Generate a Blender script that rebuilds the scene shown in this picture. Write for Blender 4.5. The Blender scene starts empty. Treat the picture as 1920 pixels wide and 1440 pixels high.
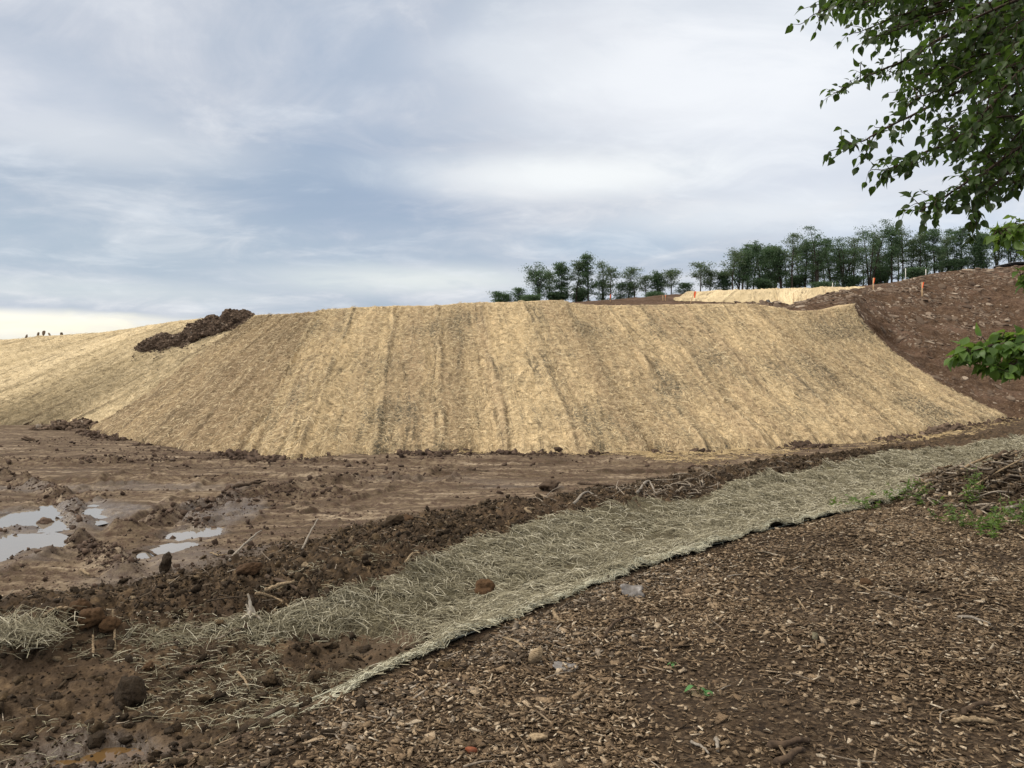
import bpy, bmesh, math, random
import numpy as np
from math import radians, pi
random.seed(5)
RNG = np.random.default_rng(11)
SC = bpy.context.scene
COL = SC.collection

# ------------------------------------------------------------------ camera
F = 1443.0                       # focal length in photograph pixels (1920 wide)
PITCH = math.atan(20 / F)        # horizon lies 20 px above the centre row
CAMZ = 1.6
cam_d = bpy.data.cameras.new("camera")
cam = bpy.data.objects.new("camera", cam_d)
COL.objects.link(cam)
cam.location = (0, 0, CAMZ)
cam.rotation_euler = (pi / 2 - PITCH, 0, 0)
cam_d.sensor_width = 36
cam_d.lens = F / 1920 * 36
cam_d.clip_start = 0.05
cam_d.clip_end = 3000
SC.camera = cam
SC.view_settings.view_transform = 'Standard'
SC.view_settings.look = 'None'
SC.view_settings.gamma = 1
SC.view_settings.exposure = 0.32


def P(px, py, d):
    """point at forward distance d that the photograph shows at (px, py)"""
    a = (px - 960) / F
    b = (720 - py) / F
    y = math.cos(PITCH) + math.sin(PITCH) * b
    z = -math.sin(PITCH) + math.cos(PITCH) * b
    return np.array([a / y * d, d, CAMZ + z / y * d])


def DIR(px, py):
    v = P(px, py, 1.0) - np.array([0, 0, CAMZ])
    return v / np.linalg.norm(v)


# ------------------------------------------------------------------ node helper
class NT:
    def __init__(self, tree):
        self.t = tree
        tree.nodes.clear()

    def n(self, typ, **kw):
        nd = self.t.nodes.new(typ)
        for k, v in kw.items():
            setattr(nd, k, v)
        return nd

    def put(self, sock, v):
        if v is None:
            return
        if isinstance(v, bpy.types.NodeSocket):
            self.t.links.new(v, sock)
        elif isinstance(v, (tuple, list)) and len(v) == 3 and sock.type == 'RGBA':
            sock.default_value = (*v, 1)
        else:
            sock.default_value = v

    def math(self, op, a, b=None, c=None, clamp=False):
        nd = self.n('ShaderNodeMath', operation=op)
        nd.use_clamp = clamp
        self.put(nd.inputs[0], a)
        self.put(nd.inputs[1], b)
        if c is not None:
            self.put(nd.inputs[2], c)
        return nd.outputs[0]

    def vmath(self, op, a, b=None):
        nd = self.n('ShaderNodeVectorMath', operation=op)
        self.put(nd.inputs[0], a)
        self.put(nd.inputs[1], b)
        return nd.outputs['Value'] if op in ('LENGTH', 'DISTANCE', 'DOT_PRODUCT') else nd.outputs[0]

    def mix(self, f, a, b, mode='MIX'):
        nd = self.n('ShaderNodeMix', data_type='RGBA', blend_type=mode)
        self.put(nd.inputs[0], f)
        self.put(nd.inputs[6], a)
        self.put(nd.inputs[7], b)
        return nd.outputs[2]

    def rng(self, v, a, b, c=0.0, d=1.0, smooth=False):
        nd = self.n('ShaderNodeMapRange')
        if smooth:
            nd.interpolation_type = 'SMOOTHSTEP'
        for i, q in enumerate((v, a, b, c, d)):
            self.put(nd.inputs[i], q)
        return nd.outputs[0]

    def noise(self, vec, scale, detail=4, rough=0.55, dist=0.0):
        nd = self.n('ShaderNodeTexNoise')
        self.put(nd.inputs['Vector'], vec)
        self.put(nd.inputs['Scale'], scale)
        self.put(nd.inputs['Detail'], detail)
        self.put(nd.inputs['Roughness'], rough)
        self.put(nd.inputs['Distortion'], dist)
        return nd.outputs['Fac']

    def vor(self, vec, scale, out='Distance', feature='F1'):
        nd = self.n('ShaderNodeTexVoronoi', feature=feature)
        self.put(nd.inputs['Vector'], vec)
        self.put(nd.inputs['Scale'], scale)
        return nd.outputs[out]

    def ramp(self, fac, stops, interp='LINEAR'):
        nd = self.n('ShaderNodeValToRGB')
        cr = nd.color_ramp
        cr.interpolation = interp
        while len(cr.elements) < len(stops):
            cr.elements.new(0.5)
        for e, (p, c) in zip(cr.elements, stops):
            e.position = p
            e.color = (*c, 1)
        self.put(nd.inputs[0], fac)
        return nd.outputs[0]

    def scale(self, vec, s):
        nd = self.n('ShaderNodeMapping')
        self.put(nd.inputs[0], vec)
        nd.inputs['Scale'].default_value = s
        return nd.outputs[0]

    def attr(self, name):
        return self.n('ShaderNodeAttribute', attribute_name=name)

    def bump(self, h, strength=0.5, dist=0.02, normal=None):
        nd = self.n('ShaderNodeBump')
        nd.inputs['Strength'].default_value = strength
        nd.inputs['Distance'].default_value = dist
        self.put(nd.inputs['Height'], h)
        if normal is not None:
            self.put(nd.inputs['Normal'], normal)
        return nd.outputs[0]


def new_mat(name):
    m = bpy.data.materials.new(name)
    m.use_nodes = True
    return m, NT(m.node_tree)


def finish(nt, color, rough=0.9, normal=None, spec=0.3, **kw):
    b = nt.n('ShaderNodeBsdfPrincipled')
    nt.put(b.inputs['Base Color'], color)
    nt.put(b.inputs['Roughness'], rough)
    nt.put(b.inputs['Specular IOR Level'], spec)
    if normal is not None:
        nt.put(b.inputs['Normal'], normal)
    for k, v in kw.items():
        nt.put(b.inputs[k.replace('_', ' ')], v)
    o = nt.n('ShaderNodeOutputMaterial')
    nt.t.links.new(b.outputs[0], o.inputs[0])
    return b


# ------------------------------------------------------------------ sky and sun
SUN = np.array([-0.70, 0.06, 0.66])
SUN /= np.linalg.norm(SUN)
world = bpy.data.worlds.new("World")
SC.world = world
world.use_nodes = True
w = NT(world.node_tree)
sky = w.n('ShaderNodeTexSky', sky_type='NISHITA')
sky.sun_disc = False
sky.sun_elevation = math.asin(SUN[2])
sky.sun_rotation = math.atan2(SUN[0], SUN[1])
bg1 = w.n('ShaderNodeBackground')
w.put(bg1.inputs[0], sky.outputs[0])
bg1.inputs[1].default_value = 0.09
tc = w.n('ShaderNodeTexCoord')
dv = tc.outputs['Generated']
sep = w.n('ShaderNodeSeparateXYZ')
w.put(sep.inputs[0], dv)
zz = w.math('ADD', w.math('MAXIMUM', sep.outputs[2], 0.0), 0.16)
cx = w.math('DIVIDE', sep.outputs[0], zz)
cy = w.math('DIVIDE', sep.outputs[1], zz)
comb = w.n('ShaderNodeCombineXYZ')
w.put(comb.inputs[0], cx)
w.put(comb.inputs[1], cy)
cp = comb.outputs[0]
rotn = w.n('ShaderNodeMapping')
w.put(rotn.inputs[0], cp)
rotn.inputs['Rotation'].default_value = (0, 0, radians(-24))
rotn.inputs['Scale'].default_value = (0.85, 1.0, 1.0)
cpr = rotn.outputs[0]
nA = w.noise(cpr, 0.95, 7, 0.56, 0.5)
nB = w.noise(w.scale(cpr, (1.3, 1.1, 1)), 2.4, 8, 0.6, 0.9)
nC = w.noise(w.vmath('ADD', cpr, (7.3, 2.2, 0)), 0.6, 5, 0.5, 0.2)
cl = w.math('ADD', w.math('MULTIPLY', nA, 0.45), w.math('ADD', w.math('MULTIPLY', nB, 0.35), w.math('MULTIPLY', nC, 0.2)))
ccol = w.ramp(cl, [(0.36, (0.33, 0.395, 0.475)), (0.44, (0.405, 0.455, 0.535)), (0.50, (0.485, 0.52, 0.585)),
                   (0.56, (0.60, 0.62, 0.66)), (0.64, (0.75, 0.76, 0.78))])
warp = w.math('MULTIPLY_ADD', nB, 0.9, -0.45)
warp2 = w.math('MULTIPLY_ADD', nA, 1.2, -0.6)
# broad cloud masses: (photo x, photo y, half width, half height in radians-ish, colour, weight)
for (px, py, rx, rz, c, wt) in [
    (620, 370, 0.20, 0.085, (0.265, 0.345, 0.47), 0.85),
    (140, 330, 0.34, 0.09, (0.31, 0.385, 0.475), 0.55),
    (250, 480, 0.40, 0.06, (0.36, 0.44, 0.52), 0.6),
    (900, 480, 0.30, 0.05, (0.38, 0.45, 0.54), 0.5),
    (700, 130, 0.16, 0.10, (0.36, 0.43, 0.54), 0.5),
    (1500, 330, 0.20, 0.07, (0.42, 0.48, 0.60), 0.5),
    (1820, 440, 0.20, 0.05, (0.48, 0.57, 0.70), 0.7),
    (1180, 455, 0.16, 0.035, (0.36, 0.46, 0.57), 0.6),
    (1330, 120, 0.30, 0.11, (0.79, 0.805, 0.83), 0.88),
    (1100, 330, 0.26, 0.035, (0.80, 0.82, 0.82), 0.92),
    (1400, 400, 0.22, 0.035, (0.74, 0.77, 0.79), 0.6),
    (800, 525, 0.22, 0.022, (0.72, 0.75, 0.72), 0.7),
    (1650, 150, 0.30, 0.2, (0.80, 0.82, 0.85), 0.5),
    (50, 190, 0.14, 0.06, (0.62, 0.64, 0.69), 0.55),
    (200, 270, 0.18, 0.03, (0.66, 0.68, 0.70), 0.45),
    (960, 110, 0.12, 0.03, (0.66, 0.69, 0.73), 0.6),
    (-60, 610, 0.30, 0.020, (0.93, 0.87, 0.70), 0.95),
    (-60, 590, 0.22, 0.010, (1.0, 0.95, 0.80), 0.55),
    (100, 540, 0.26, 0.018, (0.62, 0.66, 0.66), 0.5),
]:
    cdir = DIR(px, py)
    dd = w.vmath('MULTIPLY', w.vmath('SUBTRACT', dv, tuple(cdir)), (1 / rx, 1 / rx, 1 / rz))
    ln = w.math('ADD', w.math('ADD', w.vmath('LENGTH', dd), warp), warp2)
    fac = w.math('MULTIPLY', w.rng(ln, 1.25, 0.1, 0, 1, True), wt)
    ccol = w.mix(fac, ccol, c)
# fine wisps
wis = w.noise(w.scale(cpr, (0.9, 1.1, 1)), 2.6, 9, 0.58, .4)
ccol = w.mix(w.math('MULTIPLY', w.rng(wis, 0.50, 0.74, 0, 1, True), 0.34), ccol, (0.80, 0.82, 0.84))
ccol = w.mix(w.math('MULTIPLY', w.rng(wis, 0.48, 0.28, 0, 1, True), 0.22), ccol, (0.33, 0.40, 0.50))
# unseen sky brightened overhead and behind, warmed overhead, to light the ground
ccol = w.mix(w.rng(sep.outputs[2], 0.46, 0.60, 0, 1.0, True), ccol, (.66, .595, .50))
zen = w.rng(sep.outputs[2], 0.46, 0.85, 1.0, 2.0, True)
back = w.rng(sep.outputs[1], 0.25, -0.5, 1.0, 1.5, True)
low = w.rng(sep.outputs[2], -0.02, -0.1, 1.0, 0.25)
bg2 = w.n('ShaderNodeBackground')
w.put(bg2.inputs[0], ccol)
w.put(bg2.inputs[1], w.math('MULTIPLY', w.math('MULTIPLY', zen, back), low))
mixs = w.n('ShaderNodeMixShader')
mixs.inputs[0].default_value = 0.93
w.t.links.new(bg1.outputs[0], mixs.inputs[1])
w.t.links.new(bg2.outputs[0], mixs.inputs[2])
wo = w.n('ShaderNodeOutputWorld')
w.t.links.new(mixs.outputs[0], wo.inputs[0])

sun_d = bpy.data.lights.new("sun", 'SUN')
sun_d.energy = 2.3
sun_d.angle = radians(14)
sun_d.color = (1.0, 0.94, 0.84)
sun = bpy.data.objects.new("sun", sun_d)
COL.objects.link(sun)
from mathutils import Vector, Matrix
sun.rotation_euler = Vector(tuple(SUN)).to_track_quat('Z', 'Y').to_euler()
sun.location = (-20, 0, 30)


# ------------------------------------------------------------------ numpy noise
def _h(ix, iy, s):
    h = (ix.astype(np.int64) * 374761393 + iy.astype(np.int64) * 668265263 + s * 1442695041) & 0xFFFFFFFF
    h = ((h ^ (h >> 13)) * 1274126177) & 0xFFFFFFFF
    h = (h ^ (h >> 16))
    return (h & 0xFFFF) / 65535.0


def vn(x, y, s=0):
    x = np.asarray(x, float)
    y = np.asarray(y, float)
    ix = np.floor(x)
    iy = np.floor(y)
    fx = x - ix
    fy = y - iy
    fx = fx * fx * fx * (fx * (fx * 6 - 15) + 10)
    fy = fy * fy * fy * (fy * (fy * 6 - 15) + 10)
    a = _h(ix, iy, s); b = _h(ix + 1, iy, s); c = _h(ix, iy + 1, s); d = _h(ix + 1, iy + 1, s)
    return (a + (b - a) * fx) * (1 - fy) + (c + (d - c) * fx) * fy - 0.5


def fbm(x, y, o=4, s=0, g=0.5):
    r = 0
    a = 1.0
    for i in range(o):
        r = r + a * vn(x, y, s + i * 17)
        # rotate between octaves so the lattice does not show
        x, y = 1.6 * x + 1.2 * y + 3.1, -1.2 * x + 1.6 * y + 7.7
        a *= g
    return r


def ss(x, a, b):
    t = np.clip((np.asarray(x, float) - a) / (b - a), 0, 1)
    return t * t * (3 - 2 * t)


# ------------------------------------------------------------------ mesh helpers
def mesh_np(name, V, quads=None, tris=None, smooth=True, uv=None, attrs=None, mats=(), midx=None):
    me = bpy.data.meshes.new(name)
    V = np.asarray(V, np.float32)
    me.vertices.add(len(V))
    me.vertices.foreach_set('co', V.ravel())
    nq = 0 if quads is None else len(quads)
    ntr = 0 if tris is None else len(tris)
    li = []
    if nq: li.append(np.asarray(quads, np.int32).ravel())
    if ntr: li.append(np.asarray(tris, np.int32).ravel())
    li = np.concatenate(li)
    me.loops.add(len(li))
    me.loops.foreach_set('vertex_index', li)
    st = np.concatenate([np.arange(nq) * 4, nq * 4 + np.arange(ntr) * 3]).astype(np.int32)
    me.polygons.add(nq + ntr)
    me.polygons.foreach_set('loop_start', st)
    if smooth:
        me.polygons.foreach_set('use_smooth', np.ones(nq + ntr, bool))
    for m in mats:
        me.materials.append(m)
    if midx is not None:
        me.polygons.foreach_set('material_index', np.asarray(midx, np.int32))
    me.update(calc_edges=True)
    if uv is not None:
        l = me.uv_layers.new(name='uv')
        l.data.foreach_set('uv', np.asarray(uv, np.float32)[li].ravel())
    for k, a in (attrs or {}).items():
        at = me.attributes.new(k, 'FLOAT', 'POINT')
        at.data.foreach_set('value', np.asarray(a, np.float32).ravel())
    me.validate()
    return me


class MB:
    """collects pieces into one mesh"""
    def __init__(self):
        self.V = []; self.Q = []; self.T = []; self.n = 0

    def add(self, V, Q=None, T=None):
        V = np.asarray(V, float)
        if Q is not None and len(Q): self.Q.append(np.asarray(Q) + self.n)
        if T is not None and len(T): self.T.append(np.asarray(T) + self.n)
        self.V.append(V)
        self.n += len(V)

    def tube(self, pts, rad, sides=6, cap=True):
        pts = np.asarray(pts, float)
        n = len(pts)
        rad = np.broadcast_to(np.asarray(rad, float), (n,))
        tg = np.gradient(pts, axis=0)
        tg /= np.linalg.norm(tg, axis=1)[:, None] + 1e-9
        up = np.array([0.13, 0.31, 0.94])
        if abs(tg[0] @ up) > 0.9: up = np.array([0.9, 0.3, 0.1])
        a = np.cross(tg, up); a /= np.linalg.norm(a, axis=1)[:, None] + 1e-9
        b = np.cross(tg, a)
        th = np.linspace(0, 2 * pi, sides, endpoint=False)
        V = pts[:, None] + rad[:, None, None] * (np.cos(th)[None, :, None] * a[:, None] + np.sin(th)[None, :, None] * b[:, None])
        V = V.reshape(-1, 3)
        q = []
        for i in range(n - 1):
            for j in range(sides):
                k = (j + 1) % sides
                q.append((i * sides + j, i * sides + k, (i + 1) * sides + k, (i + 1) * sides + j))
        t = []
        if cap:
            V = np.vstack([V, pts[0], pts[-1]])
            c0, c1 = n * sides, n * sides + 1
            for j in range(sides):
                k = (j + 1) % sides
                t.append((c0, k, j))
                t.append((c1, (n - 1) * sides + j, (n - 1) * sides + k))
        self.add(V, q, t)

    def box(self, c, s, R=None):
        g = np.array([[x, y, z] for x in (-.5, .5) for y in (-.5, .5) for z in (-.5, .5)]) * np.array(s)
        if R is not None: g = g @ np.asarray(R).T
        self.add(g + np.array(c), [(0, 1, 3, 2), (4, 6, 7, 5), (0, 4, 5, 1), (2, 3, 7, 6), (0, 2, 6, 4), (1, 5, 7, 3)])

    def mesh(self, name, mat=None, smooth=True, **kw):
        V = np.vstack(self.V)
        return mesh_np(name, V, np.vstack(self.Q) if self.Q else None, np.vstack(self.T) if self.T else None,
                       smooth, mats=[mat] if mat else (), **kw)

    def build(self, name, mat, parent=None, smooth=True, loc=None):
        if loc is not None:
            self.V = [v - np.array(loc) for v in self.V]
        me = self.mesh(name, mat, smooth)
        return link(name, me, parent, loc)


def link(name, me, parent=None, loc=None):
    o = bpy.data.objects.new(name, me)
    COL.objects.link(o)
    if loc is not None: o.location = tuple(loc)
    if parent is not None: o.parent = parent
    return o


def tag(o, label=None, cat=None, group=None, kind=None):
    if label: o['label'] = label
    if cat: o['category'] = cat
    if group: o['group'] = group
    if kind: o['kind'] = kind
    return o


def empty(name, loc):
    o = bpy.data.objects.new(name, None)
    o.empty_display_size = 0.2
    COL.objects.link(o)
    o.location = tuple(loc)
    return o


def grid_faces(nv, nu, wrap=False):
    i = np.arange(nv - 1)[:, None]
    j = np.arange(nu if wrap else nu - 1)[None, :]
    k = (j + 1) % nu
    return np.stack([i * nu + j, i * nu + k, (i + 1) * nu + k, (i + 1) * nu + j], -1).reshape(-1, 4)


def rot_mats(yaw, pitch, roll):
    cy_, sy_ = np.cos(yaw), np.sin(yaw)
    cp_, sp_ = np.cos(pitch), np.sin(pitch)
    cr_, sr_ = np.cos(roll), np.sin(roll)
    R = np.empty((len(yaw), 3, 3))
    R[:, 0, 0] = cy_ * cp_; R[:, 0, 1] = cy_ * sp_ * sr_ - sy_ * cr_; R[:, 0, 2] = cy_ * sp_ * cr_ + sy_ * sr_
    R[:, 1, 0] = sy_ * cp_; R[:, 1, 1] = sy_ * sp_ * sr_ + cy_ * cr_; R[:, 1, 2] = sy_ * sp_ * cr_ - cy_ * sr_
    R[:, 2, 0] = -sp_; R[:, 2, 1] = cp_ * sr_; R[:, 2, 2] = cp_ * cr_
    return R


def inst(PV, PF, pos, R, S):
    """merge copies of a prototype: PV (k,3), PF (f,3|4); pos (n,3), R (n,3,3), S (n,3)"""
    n, k = len(pos), len(PV)
    V = np.einsum('nij,nkj->nki', R, PV[None] * S[:, None, :]) + pos[:, None]
    Fc = PF[None] + (np.arange(n) * k)[:, None, None]
    return V.reshape(-1, 3), Fc.reshape(-1, PF.shape[1])


def ico(sub):
    bm = bmesh.new()
    bmesh.ops.create_icosphere(bm, subdivisions=sub, radius=1)
    V = np.array([v.co[:] for v in bm.verts])
    T = np.array([[v.index for v in f.verts] for f in bm.faces])
    bm.free()
    return V, T


def noise3(V, fr, s):
    return (vn(V[:, 0] * fr + V[:, 2] * 1.7, V[:, 1] * fr + V[:, 2] * 1.3, s) + vn(V[:, 2] * fr + 5, V[:, 0] * fr - V[:, 1] * .8, s + 3))


ICO = {1: ico(1), 2: ico(2), 3: ico(3), 4: ico(4)}


def clod_proto(sub, seed, amp=0.55):
    V, T = ICO[sub]
    k = 1 + amp * noise3(V, 1.4, seed) + amp * .5 * noise3(V, 3.3, seed + 9)
    if sub >= 3: k += amp * .28 * noise3(V, 7.5, seed + 20) + amp * .14 * noise3(V, 15, seed + 31)
    return V * k[:, None], T


def stone_proto(seed):
    V, T = ICO[2]
    r = np.random.default_rng(seed)
    V = V.copy()
    for _ in range(9):                     # chop flat facets
        n = r.normal(size=3); n /= np.linalg.norm(n)
        d = r.uniform(.5, .8)
        e = np.maximum(V @ n - d, 0)
        V -= e[:, None] * n
    return V, T


def smooth_path(pts, n):
    pts = np.asarray(pts, float)
    m = len(pts)
    t = np.linspace(0, m - 1, n)
    out = np.zeros((n, 3))
    pe = np.vstack([2 * pts[0] - pts[1], pts, 2 * pts[-1] - pts[-2]])
    i = np.minimum(t.astype(int), m - 2)
    f = (t - i)[:, None]
    p0, p1, p2, p3 = pe[i], pe[i + 1], pe[i + 2], pe[i + 3]
    return .5 * (2 * p1 + (p2 - p0) * f + (2 * p0 - 5 * p1 + 4 * p2 - p3) * f ** 2 + (3 * p1 - p0 - 3 * p2 + p3) * f ** 3)


# ------------------------------------------------------------------ ground shape
A0 = np.array([-1.3, 3.37])
TD = np.array([0.684, 0.730]); TD /= np.linalg.norm(TD)
BOW_T = [-6, 0, 1.0, 2.3, 3.0, 3.7, 5.5, 7.7, 10.5, 14, 20]
BOW_S = [-.08, -.08, 0.07, 0.19, 0.25, 0.28, 0.21, -0.02, -0.11, -0.5, -1.6]
FAR_T = [-6, 0.3, .7, 1.1, 1.6, 2.1, 2.8, 3.4, 4.1, 5.0, 6.4, 8, 9.6, 11.3, 13.2, 15.4, 18, 24]
FAR_W = [2.2, 2.15, 1.9, 1.6, 1.48, 1.48, 1.55, 1.7, 1.9, 2.05, 2.0, 1.95, 2.0, 2.05, 2.2, 2.2, 2.2, 2.2]
BERM = 2.3


def ST(x, y):
    rx, ry = x - A0[0], y - A0[1]
    T = rx * TD[0] + ry * TD[1]
    S = TD[0] * ry - TD[1] * rx - np.interp(T, BOW_T, BOW_S)
    return S, T


def fromST(S, T):
    S = S + np.interp(T, BOW_T, BOW_S)
    return A0[0] + T * TD[0] - S * TD[1], A0[1] + T * TD[1] + S * TD[0]


PUD = [  # cx, cy, rx, ry, rot, depth
    (-6.9, 9.4, .95, 1.2, 0.10, 0.11), (-7.3, 11.9, 1.0, 1.0, -0.3, 0.07),
    (-4.42, 10.75, 0.30, 0.40, 0.2, 0.12), (-4.30, 9.65, 0.24, 0.40, -0.1, 0.13),
    (-4.75, 12.6, 0.55, 0.9, 0.1, 0.035), (-2.02, 3.72, 0.30, 0.17, 0.1, 0.03)]


def _flat(pl):
    out = []
    for a, b in pl:
        e = P(a, b, 1.0) - np.array([0, 0, CAMZ])
        d = (-.62 - CAMZ) / e[2]
        out.append((e[0] * d, d))
    return out


PILE = (6.55, 9.55)
RUTS = [(_flat([(-60, 880), (0, 888), (60, 905), (105, 925), (135, 950), (150, 985)]), .10), (_flat([(230, 988), (300, 972), (355, 947), (480, 925), (600, 903), (760, 893)]), .10),
        (_flat([(372, 990), (378, 950), (500, 932), (640, 925)]), .07), (_flat([(150, 1010), (190, 1040), (230, 1075)]), .10), (_flat([(-40, 862), (200, 868), (420, 862), (700, 868)]), .05)]


def zpad(x, y):
    return -0.62 + 0.32 * ss(x, 6, 21) + 0.10 * fbm(x * .12, y * .12, 2, 77) * ss(np.hypot(x, y), 14, 30)


def base_z(x, y):
    S, T = ST(x, y)
    wf = np.interp(T, FAR_T, FAR_W)
    q = np.where(S < wf, S / wf, 1 + (S - wf) / BERM)
    ks = [-50, -3, -0.25, 0, 0.2, 0.38, 0.6, 1.0, 1.35, 1.9, 2.4, 3.2, 60]
    kz = [0.06, 0.02, 0.015, 0.0, -0.14, -0.21, -0.21, -0.06, -0.06, -0.35, -0.57, -0.62, -0.62]
    z = np.interp(q, ks, kz)
    zp = zpad(x, y)
    z = np.where(q > 1.35, z + (zp + 0.62) * ss(q, 1.35, 3.4), z)
    # muddy basin at the near end of the ditch
    bas = ss(T, 2.3, 1.1) * ss(S, 0.0, 0.3) * ss(S, 2.9, 1.9)
    z = z - 0.08 * bas
    return z, S, T, q, bas


def masks(x, y, S, T, q):
    edge = 0.14 * fbm(x * 3, y * 3, 3, 5)
    chips = ss(S + edge, 0.02, -0.16)
    rough = ss(q + edge, 0.96, 1.05) * ss(q + 0.45 * fbm(x * .6, y * .6, 3, 8), 2.75, 2.05)
    return chips, rough


def H(x, y, fine=True):
    x = np.asarray(x, float); y = np.asarray(y, float)
    z, S, T, q, bas = base_z(x, y)
    chips, rough = masks(x, y, S, T, q)
    pad = np.clip(1 - chips - rough, 0, 1) * (q > 1)
    r = np.hypot(x, y)
    near = ss(r, 60, 25)
    lump = fbm(x * 2.6, y * 2.6, 5, 21, 0.55)
    big = fbm(x * .9, y * .9, 3, 31)
    z = z + chips * (0.07 * big + 0.022 * lump)
    dp = np.hypot((x - PILE[0]) / 1.5, (y - PILE[1]) / 1.45) + .35 * fbm(x * 1.6, y * 1.6, 3, 13)
    z = z + .36 * ss(dp, 1.05, .1) * (1 + .5 * fbm(x * 5, y * 5, 3, 14))
    rg1 = np.abs(fbm(x * 5.5, y * 5.5, 4, 41, .6)); rg2 = np.maximum(fbm(x * 13, y * 13, 3, 45, .6), -.1)
    z = z + rough * (0.11 * big + 0.12 * np.maximum(lump, -0.12) + 0.11 * rg1 + .05 * rg2)
    st = fbm(x * .35 + y * .1, y * 2.1, 4, 51)
    z = z + pad * near * (0.055 * st + 0.034 * lump + 0.045 * np.abs(fbm(x * 5, y * 6, 3, 61)) * ss(fbm(x * .5, y * .9, 3, 62), -.25, .2))
    z = z + bas * (0.05 * big + 0.06 * np.maximum(lump, -.05) + .05 * rg1 + .03 * rg2)
    # wheel and crawler tracks on the mud
    for (x0, y0, x1, y1, wd, am) in [(-5.3, 7.5, -6.0, 16.0, .40, .055), (-7.6, 7.5, -8.3, 18, .42, .055), (-4.5, 10.8, -3.2, 17.5, .34, .028),
                                     (-3.2, 11.5, -1.3, 18.5, .34, .022), (-14, 15.5, 6, 17.2, .32, .016), (-14, 19.0, 5, 18.9, .3, .014)]:
        L = math.hypot(x1 - x0, y1 - y0)
        tx, ty = (x1 - x0) / L, (y1 - y0) / L
        al = (x - x0) * tx + (y - y0) * ty
        ac = (x - x0) * -ty + (y - y0) * tx + .25 * np.sin(al * .35)
        m = ss(np.abs(ac), wd, wd * .75) * ss(al, -1, 1) * ss(al, L + 1, L - 1) * pad
        saw = np.abs(((al / .19 + .1 * np.sin(ac * 5)) % 1.0) - .5) * 2
        z = z + m * (am * (saw - .5) - .03 + .02 * vn(x * 3, y * 3, 3))
        rim = ss(np.abs(ac), wd * 1.4, wd * 1.1) * ss(np.abs(ac), wd * .8, wd) * ss(al, -1, 1) * ss(al, L + 1, L - 1) * pad
        z = z + rim * (.025 + .09 * fbm(x * 3.3, y * 3.3, 3, 9))
    for pl, hh_ in RUTS:
        dm = np.full(np.shape(x), 9.0)
        for (x0, y0), (x1, y1) in zip(pl[:-1], pl[1:]):
            L2 = (x1 - x0) ** 2 + (y1 - y0) ** 2
            t_ = np.clip(((x - x0) * (x1 - x0) + (y - y0) * (y1 - y0)) / L2, 0, 1)
            dm = np.minimum(dm, np.hypot(x - x0 - t_ * (x1 - x0), y - y0 - t_ * (y1 - y0)))
        dm = dm + .12 * fbm(x * 2.5, y * 2.5, 3, 88)
        z = z + hh_ * ss(dm, .22, .03) * (.7 + 1.6 * fbm(x * 3, y * 3, 4, 89)) - .4 * hh_ * ss(dm, .55, .3) * ss(dm, .15, .3)
    for (px, py, rx, ry, ro, dep) in PUD:
        ux = ((x - px) * math.cos(ro) + (y - py) * math.sin(ro)) / rx
        uy = (-(x - px) * math.sin(ro) + (y - py) * math.cos(ro)) / ry
        z = z - dep * ss(np.hypot(ux, uy) + .5 * fbm(x * 1.7, y * 1.7, 2, 91), 1.25, .55)
    return z


def hit(px, py):
    """where the line of sight through a photo pixel meets the ground"""
    d = np.geomspace(2.2, 60, 3000)
    e = P(px, py, 1.0) - np.array([0, 0, CAMZ])
    x = e[0] * d; z = CAMZ + e[2] * d
    g = H(x, d)
    i = int(np.argmax(z <= g))
    return np.array([x[i], d[i], g[i]])


# ------------------------------------------------------------------ materials
def mat_ground():
    m, t = new_mat("mud")
    pos = t.n('ShaderNodeNewGeometry').outputs['Position']
    chips = t.attr('chips').outputs['Fac']; rough = t.attr('rough').outputs['Fac']; wet = t.attr('wet').outputs['Fac']
    n1 = t.noise(pos, 0.7, 5, .6); n2 = t.noise(pos, 9, 6, .65); n3 = t.noise(pos, 45, 4, .6)
    nst = t.noise(t.scale(pos, (.35, 2.0, 1)), 1.6, 6, .6)
    padc = t.ramp(nst, [(.36, (.046, .033, .021)), (.48, (.102, .075, .049)), (.57, (.175, .134, .092)), (.67, (.29, .235, .17))])
    padc = t.mix(t.rng(n2, .42, .62), padc, (.065, .042, .030))
    padc = t.mix(t.math('MULTIPLY', t.rng(n3, .56, .68), .55), padc, (.20, .15, .115))
    ro = t.ramp(n2, [(.38, (.022, .015, .009)), (.5, (.048, .033, .020)), (.60, (.088, .060, .035)), (.70, (.15, .105, .060))])
    ro = t.mix(t.rng(n1, .45, .65, 0, .6), ro, (.080, .054, .036))
    c = t.mix(rough, padc, ro)
    vd = t.vor(pos, 55, 'Color')
    ch = t.mix(t.rng(n3, .4, .65), (.014, .009, .006), (.066, .044, .027))
    ch = t.mix(.35, ch, t.ramp(vd, [(.2, (.012, .008, .005)), (.6, (.07, .048, .028)), (.95, (.22, .165, .11))]))
    c = t.mix(chips, c, ch)
    c = t.mix(t.math('MULTIPLY', wet, .55), c, (.060, .042, .032))
    rg = t.rng(wet, 0, 1, .92, .28)
    h = t.math('ADD', t.math('MULTIPLY', n2, .5), t.math('MULTIPLY', n3, .35))
    finish(t, c, rg, t.bump(h, .9, .05), t.rng(wet, 0, 1, .15, .6))
    return m


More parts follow.
